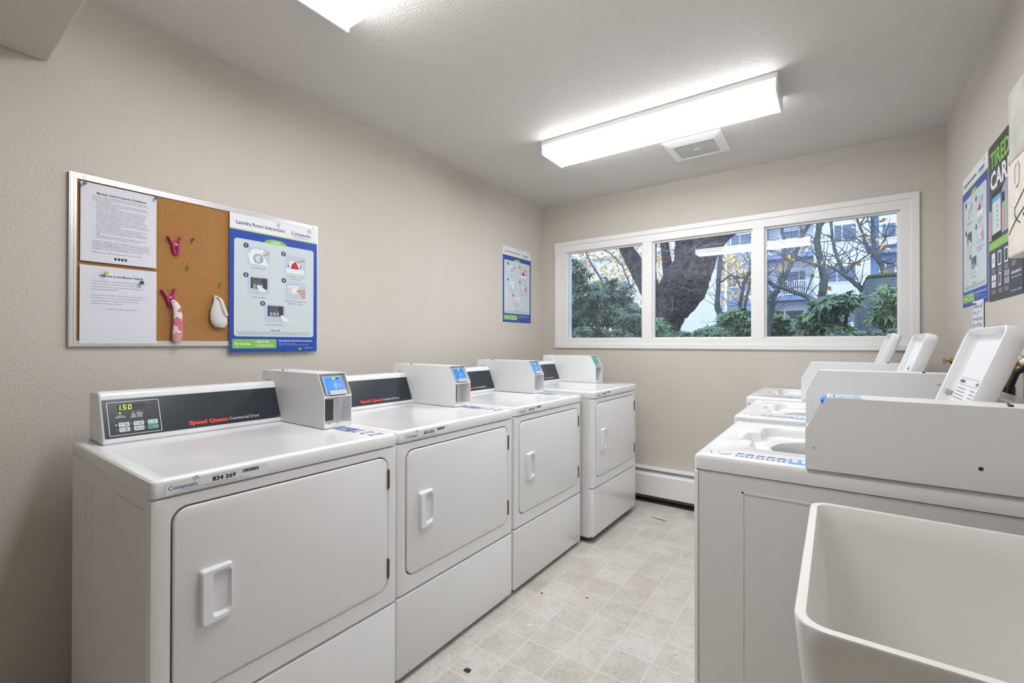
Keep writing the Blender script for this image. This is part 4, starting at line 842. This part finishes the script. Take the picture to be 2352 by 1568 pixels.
# ================================================================== OUTSIDE
struct(MB().box(-60, 60, RL+0.17, 70, 0.4, 0.9, 'soil').build('garden_ground'))
def limb(b, pts, rs, m='bark_grey', n=8, wob=0.0, rnd=random):
    q = []; r2 = []
    for i in range(len(pts)-1):
        A, B = Vector(pts[i]), Vector(pts[i+1]); L_ = (B-A).length; st = 4
        for k in range(st):
            f = k/st; j = L_*wob*(0 if k == 0 else 1); q.append(A.lerp(B, f)+Vector((rnd.uniform(-j, j), rnd.uniform(-j, j), rnd.uniform(-j, j)))); r2.append((rs[i]*(1-f)+rs[i+1]*f)*rnd.uniform(1-wob, 1+wob*1.5))
    q.append(Vector(pts[-1])); r2.append(rs[-1]); b.tube(q, r2, m, n)
def leaf(b, p, d, up, L_, W2, m):
    s_ = d.cross(up).normalized() if d.cross(up).length > 1e-4 else Vector((1, 0, 0)); dr = Vector((0, 0, -0.25*L_))
    b.add([p, p+d*L_*0.45+s_*W2, p+d*L_*0.5, p+d*L_*0.45-s_*W2, p+d*L_+dr], [(0, 1, 2), (0, 2, 3), (1, 4, 2), (2, 4, 3)], m)
def whorl(b, p, L_, m, rnd, n=8):
    ax = Vector((rnd.uniform(-.6, .6), rnd.uniform(-.9, .3), rnd.uniform(0.3, 1))).normalized(); o_ = ax.orthogonal().normalized(); t_ = ax.cross(o_)
    for k in range(n):
        a = 2*math.pi*k/n+rnd.random()*0.5; d = (o_*math.cos(a)+t_*math.sin(a)+ax*rnd.uniform(-0.15, 0.4)).normalized(); leaf(b, p, d, ax, L_*rnd.uniform(0.75, 1.15), L_*0.15, m)
def bush(name, label, blobs, n, L_, mats_, seed, group='evergreen shrubs outside the window'):
    rnd = random.Random(seed); t = thing(name, label, 'shrub', (blobs[0][0], blobs[0][1], 0.9), 0, group); O = Vector(t.location); b = MB(); st = MB()
    vol = [r[3]*r[5] for r in blobs]; tot = sum(vol)
    for (x, y, z, rx, ry, rz_), v in zip(blobs, vol):
        st_top = Vector((x, y, z))-O; limb(st, [Vector((0, 0, 0)), st_top*0.5+Vector((0.03, 0, 0)), st_top], [0.03, 0.02, 0.012], 'bark_dark', 6, 0.03, rnd)
        for k in range(int(n*v/tot)):
            d = Vector((rnd.gauss(0, 1), rnd.gauss(0, 1), rnd.gauss(0, 1))).normalized()*(rnd.random()**0.3)
            p = Vector((x+d.x*rx, y+d.y*ry, z+d.z*rz_))-O
            if p.z < 0.02: continue
            whorl(b, p, L_, rnd.choice(mats_), rnd)
            if k % 9 == 0: st.tube([st_top.lerp(p, 0.1), p], 0.004, 'bark_dark', 4)
    b.build('foliage', t); st.build('stems', t, sm=60); return t
def A(u, v, Y): return tuple(at(u, v, Y))
def bl(u, v, Y, ru, rv, ry=0.3):
    d = (Y-CAM.y); p = at(u, v, Y); q = at(u+ru, v, Y); s_ = at(u, v-rv, Y); return (p.x, p.y, p.z, abs(q.x-p.x), ry, abs(s_.z-p.z))
bush('rhododendron', 'big dark green shrub filling the lower left of the left window pane', [bl(1335, 720, 5.2, 60, 70), bl(1310, 640, 5.4, 40, 50), bl(1400, 690, 5.6, 55, 50), bl(1450, 745, 5.4, 50, 45), bl(1370, 780, 5.0, 90, 30)], 1500, 0.085, ['leaf_dark', 'leaf_dark', 'leaf_mid'], 1)
bush('rhododendron', 'light green shrub at the bottom right of the middle pane', [bl(1690, 745, 7.7, 45, 36), bl(1720, 768, 7.7, 40, 22)], 430, 0.11, ['leaf_mid', 'leaf_bright'], 2)
bush('rhododendron', 'low green shrub at the bottom centre of the middle pane', [bl(1632, 768, 7.0, 36, 14)], 220, 0.10, ['leaf_mid', 'leaf_bright'], 3)
bush('rhododendron', 'green shrub at the foot of the big tree in the middle pane', [bl(1512, 760, 6.2, 16, 28), bl(1555, 775, 6.2, 30, 12)], 160, 0.10, ['leaf_bright', 'leaf_mid'], 4)
bush('rhododendron', 'low mixed shrub at the bottom left of the right pane', [bl(1790, 755, 8.0, 34, 28), bl(1830, 765, 8.0, 40, 18)], 330, 0.13, ['leaf_mid', 'leaf_bright', 'leaf_dark'], 5)
bush('rhododendron', 'dark green shrub with large drooping leaves in the middle of the right pane', [bl(1905, 705, 5.3, 45, 22), bl(1880, 745, 5.4, 50, 26), bl(1915, 765, 5.4, 45, 18), bl(1950, 690, 5.3, 22, 12)], 400, 0.10, ['leaf_dark', 'leaf_mid', 'leaf_bright'], 6)
bush('rhododendron', 'bright green shrub in front of the concrete wall at the right of the right pane', [bl(2048, 690, 4.95, 42, 28, 0.22), bl(2028, 725, 4.95, 28, 16, 0.22), bl(2075, 745, 4.95, 40, 26, 0.22)], 260, 0.085, ['leaf_bright', 'leaf_mid'], 7)
bush('rhododendron', 'dark ground shrub below the concrete wall in the right pane', [bl(2030, 775, 4.3, 60, 10, 0.14), bl(1960, 780, 4.35, 60, 9, 0.14)], 160, 0.10, ['leaf_dark'], 8)
# big mossy tree
rnd = random.Random(12); bt = thing('old_tree', 'massive dark gnarled tree trunk filling the middle pane', 'tree', tuple(Vector(A(1535, 780, 7.0))*1.0)[:2]+(0.9,))
O = Vector(bt.location); b = MB()
def tl(pts, rs, m='bark_dark', n=14, w_=0.03): limb(b, [Vector(A(*p))-O for p in pts], rs, m, n, w_, rnd)
b.tube([Vector((0, 0, -0.1)), Vector((0, 0, 0.25)), Vector(A(1540, 785, 7))-O], [0.30, 0.22, 0.15], 'bark_dark', 16)
tl([(1540, 790, 7), (1540, 761, 7), (1543, 727, 7), (1555, 694, 7), (1566, 666, 7), (1577, 640, 7), (1596, 603, 7.05), (1612, 562, 7.1), (1650, 530, 7.2), (1700, 500, 7.4)], [0.13, 0.13, 0.19, 0.28, 0.335, 0.33, 0.28, 0.25, 0.20, 0.15], n=22, w_=0.02)
tl([(1590, 620, 7.05), (1584, 570, 7.1), (1575, 500, 7.1)], [0.20, 0.19, 0.15], n=18)
tl([(1560, 676, 6.95), (1596, 676, 6.9), (1606, 672, 6.95)], [0.16, 0.14, 0.08], n=14)
tl([(1548, 665, 7), (1536, 625, 7), (1530, 590, 7.0), (1522, 540, 7.1), (1510, 470, 7.2)], [0.15, 0.085, 0.065, 0.06, 0.05], w_=0.02)
tl([(1572, 640, 6.98), (1562, 600, 6.98), (1564, 550, 7), (1560, 480, 7)], [0.14, 0.09, 0.085, 0.08])
tl([(1545, 735, 7.05), (1520, 712, 7.1), (1500, 680, 7.1), (1484, 645, 7.1), (1458, 605, 7.1), (1438, 570, 7.1), (1412, 500, 7.2)], [0.16, 0.15, 0.165, 0.16, 0.13, 0.11, 0.10], n=18, w_=0.02)
tl([(1492, 660, 7.1), (1492, 620, 7.1), (1498, 560, 7.1), (1500, 500, 7.1)], [0.12, 0.10, 0.075, 0.06], n=14)
b.build('trunk', bt, sm=70)
b = MB()
for k in range(15):
    u, v = rnd.uniform(1500, 1625), rnd.uniform(560, 720); p = Vector(A(u, v, 6.72)); q = p+Vector((rnd.uniform(-0.5, 0.6), rnd.uniform(-0.3, 0.1), rnd.uniform(-0.05, 0.45)))
    limb(b, [p-O, (p+q)/2-O+Vector((0, 0, rnd.uniform(-0.05, 0.08))), q-O], [0.0045, 0.003, 0.0015], 'twig_pale', 5, 0.06, rnd)
b.build('bare_twigs', bt)
def slim_tree(name, label, limbs, seed, leaves=0, lm='leaf_orange', base=None, group='slim bare trees outside the window', box=None, Y=8, lsz=0.07):
    rnd = random.Random(seed); f = Vector(A(*limbs[0][0][0])); t = thing(name, label, 'tree', (f.x, f.y, 0.9), 0, group); O = Vector(t.location); b = MB(); tips = []
    b.tube([Vector((0, 0, -0.05)), f-O], [limbs[0][1][0]*0.6, limbs[0][1][0]*0.5], 'bark_grey', 8)
    limbs = [(p_, [r_*0.5 for r_ in q_]) for p_, q_ in limbs]
    for pts, rs in limbs:
        P = [Vector(A(*p))-O for p in pts]; limb(b, P, rs, 'bark_grey', 8, 0.018, rnd); tips += P[1:]
    b.build('trunk', t, sm=60); tw = MB()
    for p in tips:
        for k in range(4):
            q = p+Vector((rnd.uniform(-.7, .7), rnd.uniform(-.3, .3), rnd.uniform(-0.1, .8)))*0.6; limb(tw, [p, p.lerp(q, .5)+Vector((0, 0, rnd.uniform(-.06, .06))), q], [0.007, 0.004, 0.002], 'bark_grey', 5, 0.05, rnd)
    tw.build('twigs', t)
    if leaves:
        lf = MB()
        for k in range(leaves):
            u, v = rnd.uniform(box[0], box[2]), rnd.uniform(box[1], box[3]); p = Vector(A(u, v, Y+rnd.uniform(-.4, .4)))-O
            d = Vector((rnd.uniform(-1, 1), rnd.uniform(-1, 1), rnd.uniform(-1, 0.3))).normalized(); leaf(lf, p, d, Vector((rnd.uniform(-1, 1), rnd.uniform(-1, 1), 1)).normalized(), lsz, lsz*0.38, lm)
        o = lf.build('autumn_leaves', t)
    return t
slim_tree('slim_tree', 'slim straight tree trunk beside the massive trunk in the middle pane', [([(1660, 785, 9), (1658, 735, 9), (1648, 705, 9), (1648, 680, 9), (1652, 630, 9), (1657, 570, 9), (1664, 500, 9)], [0.11, 0.10, 0.11, 0.085, 0.085, 0.08, 0.07]), ([(1652, 650, 9), (1680, 632, 9), (1712, 640, 9), (1725, 600, 9)], [0.03, 0.03, 0.025, 0.015])], 21, 320, 'leaf_yellow', box=(1655, 580, 1730, 690), Y=13, lsz=0.12)
slim_tree('slim_tree', 'crooked slim tree at the right edge of the middle pane', [([(1698, 780, 8.5), (1700, 700, 8.5), (1708, 650, 8.5), (1727, 615, 8.5), (1735, 560, 8.5), (1722, 520, 8.5)], [0.07, 0.06, 0.055, 0.05, 0.04, 0.03]), ([(1705, 670, 8.5), (1690, 640, 8.5), (1660, 615, 8.5)], [0.03, 0.02, 0.015])], 22)
slim_tree('slim_tree', 'pale slim trunk leaning in the middle pane behind the light green shrub', [([(1704, 785, 9.2), (1712, 700, 9.2), (1722, 650, 9.2), (1738, 610, 9.2)], [0.06, 0.05, 0.04, 0.03])], 28)
slim_tree('slim_tree', 'forked tree leaning right from the left edge of the right pane', [([(1762, 770, 7), (1770, 720, 7), (1778, 680, 7), (1800, 640, 7), (1822, 595, 7), (1842, 540, 7), (1862, 510, 7), (1880, 470, 7)], [0.085, 0.075, 0.07, 0.06, 0.055, 0.05, 0.045, 0.04]), ([(1790, 655, 7), (1798, 610, 7), (1802, 560, 7), (1795, 520, 7), (1788, 480, 7)], [0.05, 0.045, 0.04, 0.035, 0.03]), ([(1755, 700, 6.9), (1768, 680, 6.9), (1785, 665, 7)], [0.06, 0.05, 0.05])], 23)
slim_tree('slim_tree', 'upright tree with a forked top in the centre of the right pane', [([(1885, 770, 7.5), (1887, 690, 7.5), (1893, 640, 7.5), (1885, 600, 7.5), (1876, 555, 7.5), (1882, 520, 7.5), (1905, 490, 7.5), (1925, 460, 7.5)], [0.10, 0.10, 0.10, 0.085, 0.08, 0.065, 0.05, 0.03]), ([(1880, 530, 7.5), (1878, 500, 7.5), (1872, 465, 7.5)], [0.05, 0.045, 0.03]), ([(1892, 615, 7.5), (1850, 600, 7.4), (1800, 585, 7.3), (1765, 575, 7.3)], [0.04, 0.03, 0.022, 0.01])], 24)
slim_tree('slim_tree', 'long arching branches crossing in the right half of the right pane', [([(1990, 680, 6.2), (1975, 660, 6.2), (1945, 635, 6.2), (1915, 615, 6.2), (1895, 608, 6.2)], [0.055, 0.05, 0.04, 0.03, 0.02]), ([(1942, 632, 6.2), (1922, 590, 6.2), (1912, 550, 6.2), (1908, 500, 6.2), (1900, 460, 6.2)], [0.04, 0.035, 0.03, 0.025, 0.015]), ([(1940, 630, 6.2), (1965, 605, 6.2), (1998, 582, 6.2)], [0.025, 0.02, 0.015])], 25)
slim_tree('slim_tree', 'spreading branches above the concrete wall in the right pane', [([(2035, 640, 6.6), (2022, 605, 6.6), (2008, 582, 6.6), (1990, 560, 6.6), (1975, 520, 6.6), (1960, 480, 6.6), (1940, 440, 6.6)], [0.05, 0.045, 0.04, 0.03, 0.025, 0.02, 0.012]), ([(2012, 590, 6.6), (2005, 540, 6.6), (2003, 480, 6.6), (2003, 430, 6.6)], [0.04, 0.035, 0.03, 0.02]), ([(2020, 600, 6.6), (2050, 605, 6.6), (2075, 620, 6.6)], [0.03, 0.025, 0.02]), ([(2010, 580, 6.6), (2035, 545, 6.6), (2065, 520, 6.6)], [0.02, 0.015, 0.01])], 26, 70, 'leaf_orange', box=(1765, 470, 2065, 670), Y=6.4, lsz=0.065)
slim_tree('slim_tree', 'dark low branch reaching across the left of the right pane', [([(1890, 700, 6.4), (1850, 680, 6.4), (1810, 665, 6.4), (1782, 656, 6.4), (1758, 640, 6.4)], [0.05, 0.05, 0.05, 0.045, 0.04])], 27)
slim_tree('slim_tree', 'thin tree with pale yellow leaves behind the left pane shrub', [([(1395, 770, 12), (1400, 700, 12), (1380, 640, 12), (1350, 590, 12), (1330, 550, 12)], [0.09, 0.08, 0.07, 0.05, 0.04]), ([(1450, 665, 12), (1430, 610, 12), (1400, 580, 12), (1360, 560, 12)], [0.05, 0.04, 0.04, 0.03]), ([(1400, 690, 12), (1450, 660, 12), (1480, 620, 12)], [0.05, 0.04, 0.03])], 29, 1500, 'leaf_yellow', box=(1310, 555, 1560, 760), Y=15, lsz=0.15)
# concrete wall with mossy top
cw = thing('concrete_wall', 'dark concrete garden wall with mossy top at the right of the right pane', 'garden wall', (2.28, 6.0, 0.9))
MB().prism([(0.0, 0), (0.0, 0.30), (0.02, 0.70), (0.085, 0.96), (1.6, 1.0), (1.6, 0)], 'y', 0, 1.3, 'concrete_blue').build('wall_slab', cw, bev=0.02)
MB().prism([(0.075, 0.962), (0.10, 0.995), (1.6, 1.04), (1.6, 1.0)], 'y', -0.01, 1.31, 'moss').build('moss_cap', cw, bev=0.01)
# ---- apartment building
D = 37.0
ab = thing('apartment_building', 'white apartment block with blue balconies behind the trees in the right pane', 'building', (0, D, 0.9)); 
bw = MB().box(-4.5, -1.9, 0.0, 8, 0, 14, 'stucco_blue').box(-1.9, 0.9, 1.4, 8, 0, 14, 'stucco_white').box(0.9, 3.94, 0, 8, 0, 14, 'stucco_white').box(3.94, 12, 1.0, 8, 0, 14, 'stucco_blue').box(4.4, 12, 0.4, 8, 6.6, 14, 'stucco_white')
bw.build('wall', ab)
zb = -0.9
for z in (4.2, 7.13, 10.1):
    s_ = MB().box(-2.2, 0.9, -0.25, 1.4, z+zb, z+0.28+zb, 'slab_blue').build('balcony', ab)
    r_ = MB(); r_.box(-2.2, 0.88, -0.24, -0.19, z+1.28+zb, z+1.34+zb, 'rail_white').box(-2.2, 0.88, -0.24, -0.19, z+0.36+zb, z+0.41+zb, 'rail_white'); x = -2.15
    while x < 0.88: r_.box(x-0.016, x+0.016, -0.235, -0.2, z+0.36+zb, z+1.3+zb, 'rail_white'); x += 0.13
    r_.build('railing', s_)
    MB().box(-1.0, 0.35, 1.36, 1.42, z+0.3+zb, z+2.15+zb, 'far_glass').box(-1.03, -0.97, 1.34, 1.42, z+0.3+zb, z+2.15+zb, 'rail_white').box(-0.03, 0.03, 1.34, 1.42, z+0.3+zb, z+2.15+zb, 'rail_white').build('balcony_door', ab)
for (x0_, x1_, z0_, z1_) in ((2.06, 3.2, 7.88, 8.99), (1.65, 3.17, 5.29, 6.27), (-4.4, -3.6, 5.4, 6.1), (4.56, 5.2, 7.95, 8.83), (4.5, 5.2, 5.2, 6.35), (1.7, 3.2, 2.6, 3.6), (-4.2, -2.6, 8.2, 9.2)):
    yy = 0.4 if (x0_ > 4 and z0_ > 7) else (1.0 if x0_ > 4 else 0)
    f = MB().box(x0_-0.08, x1_+0.08, yy-0.05, yy+0.02, z0_+zb-0.08, z1_+zb+0.08, 'rail_white').build('window', ab)
    g = MB(); m_ = x0_+(x1_-x0_)*0.36; g.box(x0_, m_-0.03, yy-0.06, yy-0.04, z0_+zb, z1_+zb, 'far_glass').box(m_+0.03, x1_, yy-0.06, yy-0.04, z0_+zb, z1_+zb, 'far_glass').build('window_pane', f)
f = MB().box(-1.9, 0.5, 1.34, 1.42, 2.75+zb, 3.62+zb, 'rail_white').build('window', ab); MB().box(-1.85, -0.95, 1.3, 1.345, 2.8+zb, 3.55+zb, 'far_glass_dark').box(-0.83, 0.26, 1.3, 1.345, 2.8+zb, 3.55+zb, 'far_glass_dark').build('window_pane', f)
f = MB().box(3.94, 7, 0.2, 1.0, 6.95+zb, 7.2+zb, 'slab_blue').build('balcony', ab)
lb = thing('low_building', 'plain white building wing with a lattice screen behind the massive trunk', 'building', (-12, 34, 0.9))
MB().box(-8, 7.35, 0, 3, 0, 7.0, 'stucco_white').box(-9, 5.3, 0.5, 6, 7.0, 9.5, 'stucco_white').build('wall', lb); MB().box(-8.2, 7.5, -0.2, 3.1, 7.0, 7.15, 'slab_blue').build('roof_edge', lb)
la = MB(); x = 4.1
for k in range(9):
    la.prism([(3.85+k*0.1, 0.9), (3.89+k*0.1, 0.9), (4.85+k*0.1-0.4, 2.3), (4.81+k*0.1-0.4, 2.3)], 'y', -0.12, -0.09, 'rail_white'); la.prism([(4.4+k*0.1, 0.9), (4.44+k*0.1, 0.9), (3.9+k*0.1, 2.3), (3.86+k*0.1, 2.3)], 'y', -0.09, -0.06, 'rail_white')
la.build('lattice_screen', lb)
